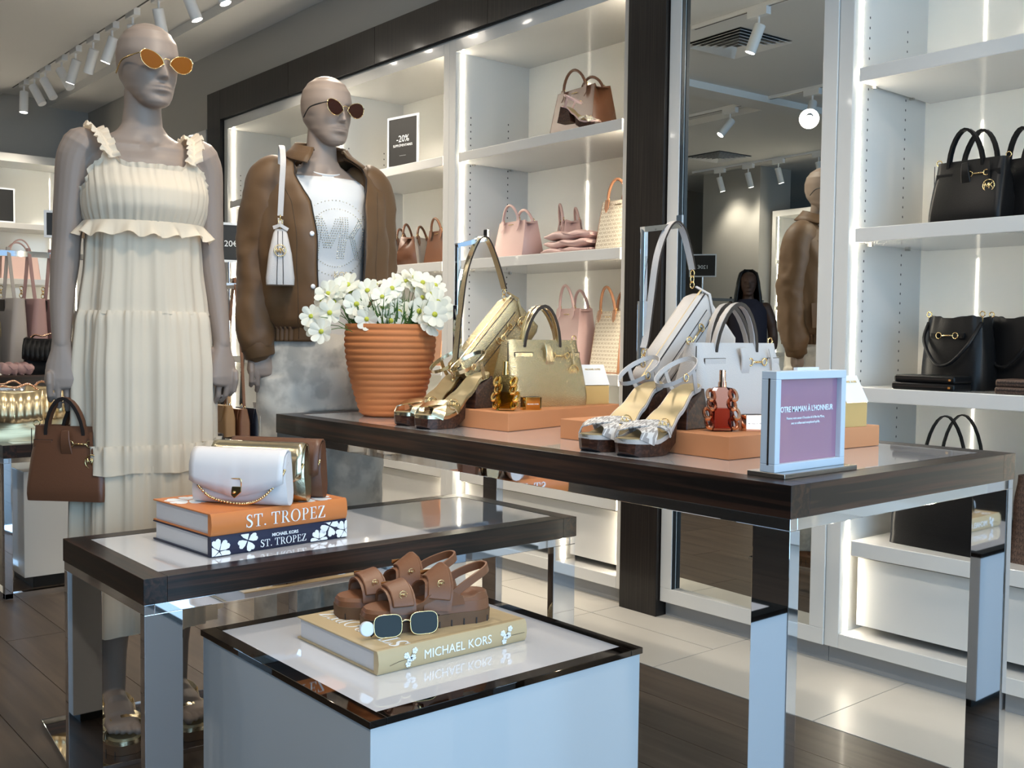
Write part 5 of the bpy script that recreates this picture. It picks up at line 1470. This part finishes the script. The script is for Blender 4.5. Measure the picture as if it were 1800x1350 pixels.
# top shelf: brown tote and a small sandal
cx, w_ = on_shelf(938, 1022, 1.895, .05)
tote((cx, YF + .19, 1.895), radians(-6), 'large brown tote on the top shelf beside the dark pillar', brown, brown, w=w_ * 1.0, d=.15, h=.205, hh=.075)
def shelf_heel(x, y, z, rz, label, mt):
    t = heel_sandal(x, y, rz, label, mt, pink, olive, None); t.location.z = z; t.scale = (.8,) * 3
    return t
cx2, _ = on_shelf(985, 1040, 1.895, .03)
hs = shelf_heel(cx2 - .01, YF + .055, 1.895 - .036 + .0365, radians(100), 'pale high heeled sandal in front of the large brown tote', canvas_w)
# second shelf
cx, w_ = on_shelf(735, 774, 1.395, .06); tote((cx + .02, YF + .13, 1.395), radians(-8), 'brown tote next to the white divider on the second shelf', brown, brown, w=.20, d=.12, h=.165, hh=.06)
cx, w_ = on_shelf(700, 733, 1.395, .06); tote((cx - .05, YF + .14, 1.395), radians(-62), 'brown tote with grey front panel turned sideways on the second shelf', greyl, brown, w=.20, d=.13, h=.15, hh=.07, sidem=brown)
cx, w_ = on_shelf(672, 705, 1.395, .06); tote((cx - .09, YF + .14, 1.395), radians(-62), 'brown tote with grey front panel behind the jacketed mannequin', greyl, brown, w=.20, d=.13, h=.15, hh=.07, sidem=brown)
cx, w_ = on_shelf(860, 919, 1.395, .05); tote((cx, YF + .12, 1.395), radians(-6), 'pink tote with pink handles on the second shelf', pink, pink, w=.235, d=.12, h=.165, hh=.07)
cx, w_ = on_shelf(925, 962, 1.395, .05); tote((cx - .03, YF + .27, 1.395), radians(-35), 'pink tote standing behind another pink tote on the second shelf', mauvel if False else mat('dusty_pink_leather', (.48, .30, .28), .45), pink, w=.20, d=.11, h=.165, hh=.075)
def folded_pouch(x, y, z, rz, label, w_, d_, h_, mt, group=None):
    t = thing('folded_pouch', label, 'pouch', (x, y, z), rz, group=group)
    rg = []
    for i in range(13):
        q = -1 + 2 * i / 12; e = max(.35, (1 - abs(q) ** 6) ** .5); ring = []
        for j in range(16):
            a = 2 * pi * j / 16; ca, sa = cos(a), sin(a)
            ring.append((q * w_ / 2, d_ / 2 * abs(ca) ** .5 * (1 if ca > 0 else -1) * (.97 + .03 * e), h_ / 2 + h_ / 2 * e * abs(sa) ** .6 * (1 if sa > 0 else -1) + .004 * sin(q * 7 + z * 90)))
        rg.append(ring)
    MB().loft(rg).build('body', mt, t, smooth=60)
    MB().strip([(-w_ * .1, -d_ * .505, h_ * .8), (w_ * .12, -d_ * .51, h_ * .45), (w_ * .48, -d_ * .49, h_ * .55)], .004, .003, wdir=(0, 0, 1)).build('fold_edge', mt, t, smooth=60)
    return t
cx, w_ = on_shelf(948, 1036, 1.395, .05)
for k, (hh_, lab) in enumerate(((.026, 'lowest pink folded pouch in the stack of three'), (.034, 'middle pink folded pouch in the stack of three'), (.036, 'topmost pink folded pouch in the stack of three'))):
    folded_pouch(cx + .006 * k, YF + .115, 1.395 + (0, .0255, .0585)[k], radians((2, -3, 3)[k]), lab, .285 - .01 * k, .14, hh_, pink, 'pink folded pouches')
cx, w_ = on_shelf(1042, 1095, 1.395, .05); tote((cx + .03, YF + .115, 1.395), radians(-4), 'cream logo tote with brown handles on the second shelf', canvas_w, tan, w=.235, d=.12, h=.20, hh=.08)
# third shelf
cx, w_ = on_shelf(1028, 1076, .90, .10); tote((cx + .01, YF + .20, .90), radians(-14), 'cream logo tote with brown handles behind the gold satchel', canvas_w, tan, w=.225, d=.13, h=.255, hh=.10)
cx, w_ = on_shelf(950, 1000, .90, .1); tote((cx, YF + .22, .90), radians(-10), 'pink tote half hidden by the gold satchel handles', pink, pink, w=.21, d=.12, h=.27, hh=.10)
cx, w_ = on_shelf(748, 788, .90, .06); tote((cx - .06, YF + .13, .90), radians(-10), 'brown tote half hidden by the terracotta pot', tan, tan, w=.22, d=.12, h=.22, hh=.09)
# far unit: black bag with bow handle
satchel((-5.62, YF + .12, 1.895), radians(-20), 'black satchel on the top shelf behind the jacketed mannequin', blackl, w=.24, d=.11, h=.12, hh=.10, simple=True)
for z, x in ((1.395, -5.75), (.90, -5.5)): tote((x, YF + .14, z), 0, 'tan tote on the %s shelf of the far unit' % ('second' if z > 1 else 'third'), tan, tan, w=.24, d=.12, h=.2)
# black bags beside the mirror
cx, w_ = on_shelf(1633, 1745, 1.395, .05)
satchel((cx - .012, YF + .13, 1.395), radians(-3), 'black satchel with gold horsebit and medallion on the second shelf', blackl, w=.225, d=.11, h=.19, hh=.09, edge=blackl)
satchel((cx + .125, YF + .20, 1.395), radians(-8), 'plain black satchel close behind the black satchel with medallion', blackl, w=.20, d=.10, h=.19, hh=.085, edge=blackl, simple=True)
def bucket(loc, rz, label, mt, w=.24, d=.15, h=.24, group=None, bit=True):
    t = thing('bucket_bag', label, 'handbag', loc, rz, group=group)
    rg = []
    for i in range(15):
        q = i / 14; a = w / 2 * (1 - .16 * q ** 1.5 + .03 * sin(pi * q)); b = d / 2 * (1 - .35 * q ** 1.6); ring = []
        for j in range(56):
            t_ = 2 * pi * j / 56; e = .62; ca, sa = cos(t_), sin(t_)
            g = 1 + .035 * q ** 3 * sin(11 * t_)
            ring.append((a * g * abs(ca) ** e * (1 if ca > 0 else -1), b * g * abs(sa) ** e * (1 if sa > 0 else -1), h * q + .004 * q * sin(5 * t_)))
        rg.append(ring)
    rg += [[(x * .95, y * .92, z - .003) for x, y, z in rg[-1]], [(x * .9, y * .85, z - .05) for x, y, z in rg[-1]]]
    MB().loft(rg).build('body', mt, t, smooth=55)
    yf = -d / 2 * .86
    for s in (-1, 1):
        rr = ring_me(.008, .0017, 12, 5); rr.build('strap_ring', gold, t, smooth=True, loc=(s * w * .41, -d * .18, h + .008))
        MB().tube([(s * w * .41, -d * .18, h), (s * w * .415, -d * .19, h - .022)], .0025, 6).build('snap_hook', gold, t)
    P = catmull([(-w * .41, -d * .20, h - .018), (-w * .36, -d * .47, h * .66), (-w * .12, -d * .60, h * .36), (w * .10, -d * .60, h * .36), (w * .34, -d * .50, h * .62), (w * .41, -d * .20, h - .018)], 6)
    MB().tube(P, .0055, 8).build('handle', mt, t, smooth=True)
    if bit:
        horsebit(t, (0, yf - .006, h * .74), .055, .009)
        for s in (-1, 1): box('belt', mt, t, *sorted((s * .03, s * .055)), yf - .005, yf + .004, h * .74 - .008, h * .74 + .008, bevel=.001)
    return t
cx, w_ = on_shelf(1602, 1730, .90, .10)
bucket((cx, YF + .19, .90), radians(-6), 'black bucket bag with gold horsebit behind two black wallets', blackl, w=.215, d=.14, h=.222)
bucket((cx + .145, YF + .27, .90), radians(-10), 'plain black bucket bag behind the bag with the horsebit', blackl, w=.19, d=.13, h=.222, bit=False)
def wallet(x, y, z, rz, label, mt, w_=.19, d_=.10, h_=.022):
    t = thing('wallet', label, 'wallet', (x, y, z), rz)
    MB().box(-w_ / 2, w_ / 2, -d_ / 2, d_ / 2, 0, h_).build('body', mt, t, bevel=.007, seg=3)
    box('zip', gold if False else edge_dark, t, -w_ / 2 * .92, w_ / 2 * .92, -d_ / 2 - .0008, -d_ / 2 + .002, h_ * .45, h_ * .6)
    box('zip_pull', gold, t, w_ / 2 * .82, w_ / 2 * .90, -d_ / 2 - .0035, -d_ / 2, h_ * .35, h_ * .62)
    return t
cx, w_ = on_shelf(1574, 1690, .90, .03)
wallet(cx, YF + .068, .90, radians(-3), 'lower of two black wallets in front of the bucket bag', blackl, .205)
wallet(cx + .004, YF + .070, .9225, radians(-4), 'upper of two black wallets in front of the bucket bag', blackl, .20)
cx, _ = on_shelf(1768, 1870, .90, .03)
wallet(cx, YF + .066, .90, 0, 'lower of two brown logo wallets beside the black bucket bags', canvas_b, .19, h_=.021)
wallet(cx + .002, YF + .066, .9215, 0, 'upper of two brown logo wallets beside the black bucket bags', canvas_b, .19, h_=.021)
tote((cx + .06, YF + .27, .90), radians(-5), 'brown logo tote behind the brown logo wallets', canvas_b, blackl, w=.24, d=.12, h=.21)
cx, w_ = on_shelf(1565, 1690, .41, .06)
def slouch_tote(loc, rz, label, mt, w=.30, d=.15, h=.26):
    t = thing('slouch_tote', label, 'handbag', loc, rz)
    rg = []
    for i in range(13):
        q = i / 12; ring = []
        for (x, y, z) in rrect(w / 2 * (1 - .05 * q), d / 2 * (1 - .45 * q), .03, h * q, 8):
            k = noise.noise(V((x * 11, y * 11, z * 9))) * .016 * sin(pi * q) ** .5
            ring.append((x + k * .3, y + k, z))
        rg.append(ring)
    rg += [[(x * .95, y * .8, z - .003) for x, y, z in rg[-1]], [(x * .92, y * .7, z - .06) for x, y, z in rg[-1]]]
    MB().loft(rg).build('body', mt, t, smooth=60)
    for s in (-1, 1):
        MB().strip(handle_arc(-w * .2, w * .2, s * d * .28, h - .03, h + .13), .014, .004, wdir=(0, 1, 0)).build('handle', mt, t, smooth=60)
    return t
slouch_tote((cx + .05, YF + .17, .41), radians(-4), 'large black slouchy tote on the base of the shelf unit', blackl, .34, .17, .28)
slouch_tote((-1.19, YF + .17, .41), radians(-4), 'brown logo slouchy tote on the base of the shelf unit', canvas_b, .28, .15, .25)

# ------------------------------------------------------------------ signs
def small_sign(loc, rz, label, w_, h_, lines, pole=0., tilt=0., base=True, cat='sign'):
    t = thing('price_sign', label, cat, loc, rz)
    z0 = pole + .003
    e = bpy.data.objects.new('frame', None)
    fr = MB().box(-w_ / 2, w_ / 2, -.004, .004, z0, z0 + .012).box(-w_ / 2, w_ / 2, -.004, .004, z0 + h_ - .012, z0 + h_).box(-w_ / 2, -w_ / 2 + .012, -.004, .004, z0 + .012, z0 + h_ - .012).box(w_ / 2 - .012, w_ / 2, -.004, .004, z0 + .012, z0 + h_ - .012)
    fr.build('frame', acryl, t)
    box('card', signblack, t, -w_ / 2 + .012, w_ / 2 - .012, -.002, .002, z0 + .012, z0 + h_ - .012)
    for body, size, zz in lines: text(body, size, ink_white, t, (0, -.0026, z0 + h_ * zz), (1, 0, 0), (0, 0, 1))
    if pole:
        MB().tube([(0, 0, .004), (0, 0, pole + .004)], .007, 10).build('pole', chrome, t, smooth=40)
    if base: box('foot', acryl if not pole else chrome, t, -w_ / 2 * (1 if not pole else .5), w_ / 2 * (1 if not pole else .5), -.03, .03, 0, .0035)
    return t
cx, w_ = on_shelf(680, 726, 1.895, .06)
small_sign((cx, YF + .075, 1.895), radians(8), 'black minus twenty percent sign in a white frame on the top shelf', w_ * .98, .262, [('-20%', .048, .50), ('SUPPLÉMENTAIRES', .0175, .41), ('________', .012, .24)])

# ================================================================== far end of the shop
def hanging_tote(loc, rz, label, mt, w=.30, d=.13, h=.27, strap=.30, group=None):
    """shoulder tote hanging by one strap; loc is the point on the rail"""
    t = thing('hanging_tote', label, 'handbag', loc, rz, group=group)
    z0 = -strap - h
    rg = [rrect(w / 2 * k, d / 2 * g, .02, z0 + h * q, 6) for k, g, q in ((.92, .85, 0), (.97, 1., .06), (1., .95, .4), (1.02, .75, .8), (1.03, .62, 1.0))]
    rg += [[(x * .95, y * .85, z - .003) for x, y, z in rg[-1]], [(x * .9, y * .8, z - .08) for x, y, z in rg[-1]]]
    MB().loft(rg).build('body', mt, t, smooth=45)
    P = catmull([(-.06, 0, -strap - .01), (-.03, 0, -strap * .5), (-.008, 0, -.01), (0, 0, .010), (.008, 0, -.01), (.035, 0, -strap * .5), (.07, 0, -strap - .01)], 5)
    MB().strip(P, .016, .004, wdir=(0, 1, 0)).build('strap', mt, t, smooth=60)
    ch = MB()
    for k in range(3): ch.tube([V((-.055 - .003 * k, -.012, -strap * .78 - k * .017)) + (V((1, 0, 0)) if k % 2 else V((0, 1, 0))) * (.008 * cos(2 * pi * i / 10)) + V((0, 0, .011 * sin(2 * pi * i / 10))) for i in range(10)], .002, 5, closed=True)
    ch.build('strap_chain', gold, t, smooth=True)
    MB().prism([(-.04, 0), (.04, 0), (.02, -.09), (-.02, -.09)], (0, -d * .40, z0 + h * .98), (1, 0, 0), (0, -.1, 1), (0, -.003, 0)).build('open_pocket', edge_dark, t)
    MB().prism([(-.007, 0), (.007, 0), (.007, -.075), (-.007, -.075)], (0, -d * .485, z0 + h * .66), (1, 0, 0), (0, -.05, 1), (0, -.003, 0)).build('pull_tab', olive, t)
    return t
def rack(x, y0, y1, zr, label, along='y'):
    t = thing('bag_rack', label, 'rack', (x, y0, 0)); L = y1 - y0
    box('rail', chrome, t, -.011, .011, 0, L, zr - .028, zr, bevel=.001)
    for yy in (0.0, L - .022): box('post', chrome, t, -.011, .011, yy, yy + .022, .025, zr - .028, bevel=.001)
    for yy in (0.0, L - .022): box('foot', chrome, t, -.22, .22, yy, yy + .022, 0, .025, bevel=.001)
    return t
XR = -5.35
rp = [at_x(p, 440, XR) for p in (-60, 25, 50, 88)]
zr = at_x(50, 442, XR).z
rack(XR, rp[0].y, 2.35, zr, 'chrome rack of grey and mauve totes at the back')
for (px, lab, mt_) in ((14, 'grey tote hanging from the chrome rack at the back', greyl), (50, 'mauve tote hanging between the grey tote and its mate', mauvel), (88, 'mauve tote hanging by the raised arm of the dressed mannequin' if False else 'mauve tote hanging beside the black quilted bag', mauvel)):
    p = at_x(px, 440, XR); hanging_tote((XR, p.y, zr + .004), radians(8), lab, mt_, w=.26, d=.085, h=.33, strap=.235)
hanging_tote((XR, rp[0].y + .06, zr + .004), radians(8), 'grey tote hanging from the end of the chrome rack', greyl, w=.26, d=.085, h=.33, strap=.235)
p = at_x(93, 420, XR); q_ = at_x(93, 372, XR)
sgn = small_sign((XR + .01, p.y, zr + .002), radians(70), 'small tilted dark sign clipped on the chrome rack', .085, q_.z - p.z, [], pole=p.z - zr, base=False)
bpk = at_x(33, 500, -8.79)
tote((-8.79, bpk.y, 1.45), radians(90), 'pale pink tote on the back wall shelf', mat('pale_pink_leather', (.72, .50, .44), .45), pink, w=.29, d=.14, h=.22, hh=.09)
small_sign((-8.76, at_x(2, 365, -8.76).y, 1.885), radians(90), 'black sign in a white frame on the back wall shelf', .20, .27, [])
for zz, yy in ((.95, 1.1), (.95, 1.75), (1.45, 1.3)): tote((-8.79, yy, zz), radians(90), 'mauve tote on the back wall shelf at %s' % ('shoulder height' if zz > 1.2 else ('waist height by the corner' if yy > 1.5 else 'waist height')), mauvel, mauvel, w=.28, d=.13, h=.21)

# dark table with shoes and a black quilted bag; front table with metallic quilted bags
display_table(-5.33, -4.95, .95, 1.75, .845, .055, .05, .03, .03, 'dark wood and chrome table behind the metallic quilted bags')
display_table(-4.90, -4.28, 1.048, 1.95, .602, .05, .05, .03, .03, 'low dark wood and chrome table under the metallic quilted bags')
tb = bpy.data.objects['display_table.003']
box('sled_rail', chrome, tb, -.308, .308, -.449, -.42, 0, .02); box('sled_rail', chrome, tb, .28, .308, -.42, .449, 0, .02)
pe = thing('pedestal', 'glossy white pedestal standing under the low back table', 'pedestal', (-4.56, 1.45, 0))
box('body', white, pe, -.17, .17, -.30, .30, .05, .48, bevel=.002); box('base', black, pe, -.14, .14, -.26, .26, .0205 - .0205, .05)
def quilted_bag(loc, rz, label, mt, w=.24, d=.11, h=.17, group=None):
    t = thing('quilted_bag', label, 'handbag', loc, rz, group=group)
    rg = []
    for i in range(25):
        q = i / 24; z = h * q; ring = []; a, b = w / 2 * (1 - .06 * q), d / 2 * (1 - .5 * q ** 1.6)
        R = rrect(a, b, min(.02, b * .9), z, 14)
        for (x, y, zz) in R:
            nrm = V((x / a ** 2, y / b ** 2, 0)); nrm.normalize(); u = x if abs(y) > b * .8 else y
            k = .0055 * abs(sin(pi * (u / .034 + .5))) ** .6 * abs(sin(pi * zz / .042)) ** .5
            ring.append((x + nrm.x * k, y + nrm.y * k, zz))
        rg.append(ring)
    MB().loft(rg).build('body', mt, t, smooth=50)
    rg = []
    for (py, pz) in ((.45, .93), (0, 1.03), (-.60, .99), (-.95, .80), (-1.10, .60), (-1.12, .44)):
        rg.append([(q * w / 2 * .98, d / 2 * py * (1 if abs(py) < .3 else 1) - .006 - .004 * abs(sin(pi * q * 3.5)) ** .6 * (py < -.3), h * pz - (1 - abs(q)) * .012) for q in [-1 + i / 14 for i in range(29)]])
    MB().loft(rg, closed=False).build('flap', mt, t, smooth=50, solid=.005)
    box('flap_edge', edge_dark, t, -w / 2 * .97, w / 2 * .97, -d * .58, -d * .575, h * .42, h * .44)
    mb = MB(); P = catmull([(-w * .40, .01, h * .98), (-w * .25, 0, h * 1.10), (0, -.01, h * 1.07), (w * .22, 0, h * 1.14), (w * .42, .012, h * .99)], 8)
    for k, p in enumerate(P): mb.ell(p, (.006, .004, .0045), 6, 4)
    mb.build('chain', rose, t, smooth=True)['kind'] = 'stuff'
    box('clasp', gold, t, -.012, .012, -d * .62, -d * .57, h * .40, h * .55, bevel=.002)
    return t
goldq = mat('gold_quilted_leather', (.66, .53, .32), .28, .85)
ZQ = .602
a = at_z(25, 775, ZQ); b = at_z(75, 765, ZQ)
quilted_bag((-4.47, 1.145, ZQ), radians(72), 'gold quilted flap bag at the corner of the low table', goldq, w=.21, d=.13, h=.20)
quilted_bag((-4.56, 1.315, ZQ), radians(60), 'gold quilted flap bag beside the hand holding the brown satchel', goldq, w=.20, d=.13, h=.21)
quilted_bag((-4.77, 1.17, ZQ), radians(72), 'silver quilted flap bag behind the gold quilted bags', silverl, w=.20, d=.12, h=.20)
pq = at_x(78, 660, -5.05)
quilted_bag((-5.06, pq.y, .845), radians(60), 'black quilted bag on the dark table under hanging totes', blackl, w=.15, d=.12, h=.165)
for k, px in enumerate((14, 40)):
    p = at_x(px, 650, -5.05); folded_pouch(-5.05, p.y, .845, radians(90), ('mauve pouch at the edge of the dark table', 'mauve pouch next to the black quilted bag')[k], .075, .10, .055, mauvel)

# rack between the mannequins
XB = -4.75
zb_ = at_x(395, 497, XB).z; y0_, y1_ = at_x(372, 497, XB).y, 2.72
rack(XB, y0_, y1_, zb_, 'chrome rack of crossbody bags between the two mannequins')
def crossbody(p, drop, label, mt, strapm, w=.20, h=.15, d=.062, rz=6):
    t = thing('crossbody_bag', label, 'handbag', p, radians(rz))
    MB().loft([rrect(w / 2, d / 2, .012, -drop - h, 6), rrect(w / 2 * .98, d / 2, .012, -drop - h * .4, 6), rrect(w / 2 * .92, d / 2 * .6, .01, -drop, 6)]).build('body', mt, t, smooth=45)
    MB().prism([(-w / 2 * .9, 0), (w / 2 * .9, 0), (w / 2 * .7, -h * .5), (0, -h * .62), (-w / 2 * .7, -h * .5)], (0, -d * .5, -drop + .002), (1, 0, 0), (0, -.03, 1), (0, -.004, 0)).build('flap', mt, t, bevel=.001)
    for s in (-1, 1):
        rr = ring_me(.009, .0018, 12, 5); rr.build('strap_ring', gold, t, smooth=True, loc=(s * w * .44, 0, -drop + .008))
    P = catmull([(-w * .44, 0, -drop + .01), (-w * .30, 0, -drop * .5), (-.008, 0, -.005), (0, 0, .008), (.008, 0, -.005), (w * .30, 0, -drop * .5), (w * .44, 0, -drop + .01)], 5)
    MB().strip(P, .015, .004, wdir=(0, 1, 0)).build('strap', strapm, t, smooth=60)
    return t
for px, dr, lab, mt_, sm in ((386, .60, 'tan crossbody bag with tan strap on the rack between mannequins', mat('olive_tan_leather', (.22, .13, .06), .45), mat('tan_strap', (.36, .23, .13), .5)), (412, .62, 'brown crossbody bag next to the tan crossbody bag', brown, brown), (440, .62, 'navy crossbody bag behind the jacketed mannequin\'s hand', mat('navy_leather', (.012, .018, .035), .4), black), (472, .6, 'white crossbody bag at the end of the rack between mannequins', whitel, whitel)):
    p = at_x(px, 497, XB); crossbody((XB, p.y, zb_ + .004), dr, lab, mt_, sm)
ps0, ps1 = at_x(405, 462, XB - .03), at_x(405, 392, XB - .03)
small_sign((XB - .045, ps0.y, 0), radians(75), 'black price sign on a chrome post between the mannequins', .17, ps1.z - ps0.z, [('120€', .042, .40)], pole=ps0.z)

# ------------------------------------------------------------------ opposite side, seen in the mirror
rack(-6.45, -2.15, -.75, 1.42, 'black-topped rack of hanging bags opposite the mirror')
for k, (yy, mt_, nm) in enumerate(((-1.95, whitel, 'white'), (-1.7, blackl, 'black'), (-1.35, mat('blue_leather', (.12, .2, .3), .4), 'blue'), (-1.0, whitel, 'off white'))):
    hanging_tote((-6.45, yy, 1.424), radians(80), '%s tote hanging on the rack opposite the mirror' % nm, mt_ if nm != 'off white' else greyl, w=.26, d=.12, h=.28, strap=.25)
small_sign((-6.78, -1.66, 0), radians(143), 'black price sign on a post opposite the mirror', .26, .22, [('120€', .05, .36)], pole=1.63)
def person(loc, rz):
    t = thing('person', 'person with long black hair in dark clothes standing by the racks', 'person', loc, rz)
    mb = MB()
    T = [(.82, (0, .09, .13)), (.95, (0, .10, .16)), (1.08, (0, .085, .135)), (1.2, (.005, .10, .15)), (1.30, (0, .085, .16)), (1.35, (-.005, .06, .12)), (1.375, (-.005, .045, .06)), (1.40, (0, .043, .046)), (1.46, (.01, .043, .045))]
    mb.loft([[(interp(T, z)[0] + interp(T, z)[1] * cos(2 * pi * k / 28), interp(T, z)[2] * sin(2 * pi * k / 28), z) for k in range(28)] for z in [.82 + .64 * i / 40 for i in range(41)]])
    head_into(mb, (.012, 0, 1.515), .93, 0)
    for s in (-1, 1):
        A = catmull([(0, .15 * s, 1.31), (-.02, .20 * s, 1.18), (-.02, .22 * s, 1.05), (.06, .20 * s, .93), (.14, .17 * s, .90)], 4)
        mb.tube(A, [.05] * 5 + [.042] * 6 + [.032] * 6, 14, round_=True)
        hand_into(mb, A[-1], (1, -.15 * s, -.1), (0, -s, -.3), (.1, 0, 1), (.3, .4, .4))
        mb.tube(catmull([(0, .08 * s, .90), (.01, .085 * s, .5), (-.01, .085 * s, .12), (-.01, .085 * s, .06)], 5), [.085] * 5 + [.06] * 5 + [.042] * 6, 14, round_=True)
        mb.tube([(-.05, .085 * s, .045), (.06, .09 * s, .045), (.15, .095 * s, .032)], [(.035, .04), (.042, .038), (.036, .028)], 12, up=(0, 0, 1), round_=True)
    me = fuse(mb, .006, 2); put('body', me, skin_h, t)
    rg = []
    for i in range(16):
        q = i / 15; z = 1.635 - .40 * q; a, b = interp([(0, (.03, .03)), (.08, (.09, .075)), (.3, (.112, .092)), (.6, (.105, .11)), (1, (.09, .12))], q)
        rg.append([(-.022 + a * cos(1.0 + (2 * pi - 2.0) * k / 30), b * sin(1.0 + (2 * pi - 2.0) * k / 30), z) for k in range(31)])
    MB().loft(rg, closed=False, cap=False).build('hair', hair_m, t, smooth=True, solid=.02)
    rg = []
    Tt = [(.80, (.0, .115, .17)), (1.0, (0, .115, .165)), (1.2, (.005, .118, .165)), (1.3, (0, .10, .172)), (1.36, (-.005, .07, .12)), (1.385, (-.005, .055, .07))]
    MB().loft([[(interp(Tt, z)[0] + interp(Tt, z)[1] * cos(2 * pi * k / 32), interp(Tt, z)[2] * sin(2 * pi * k / 32), z) for k in range(32)] for z in [.80 + .585 * i / 24 for i in range(25)]], True, False).build('top', cloth_d, t, smooth=True)
    mb = MB()
    mb.loft([[(.115 * cos(2 * pi * k / 28), .172 * sin(2 * pi * k / 28), z) for k in range(28)] for z in (.78, .92)])
    for s in (-1, 1): mb.tube(catmull([(0, .085 * s, .88), (.01, .088 * s, .5), (-.01, .09 * s, .09)], 5), [.098] * 5 + [.078] * 6, 18)
    mb.build('trousers', black, t, smooth=50)
    return t
person((-5.80, -1.20, 0), radians(45))

texts_to_mesh()
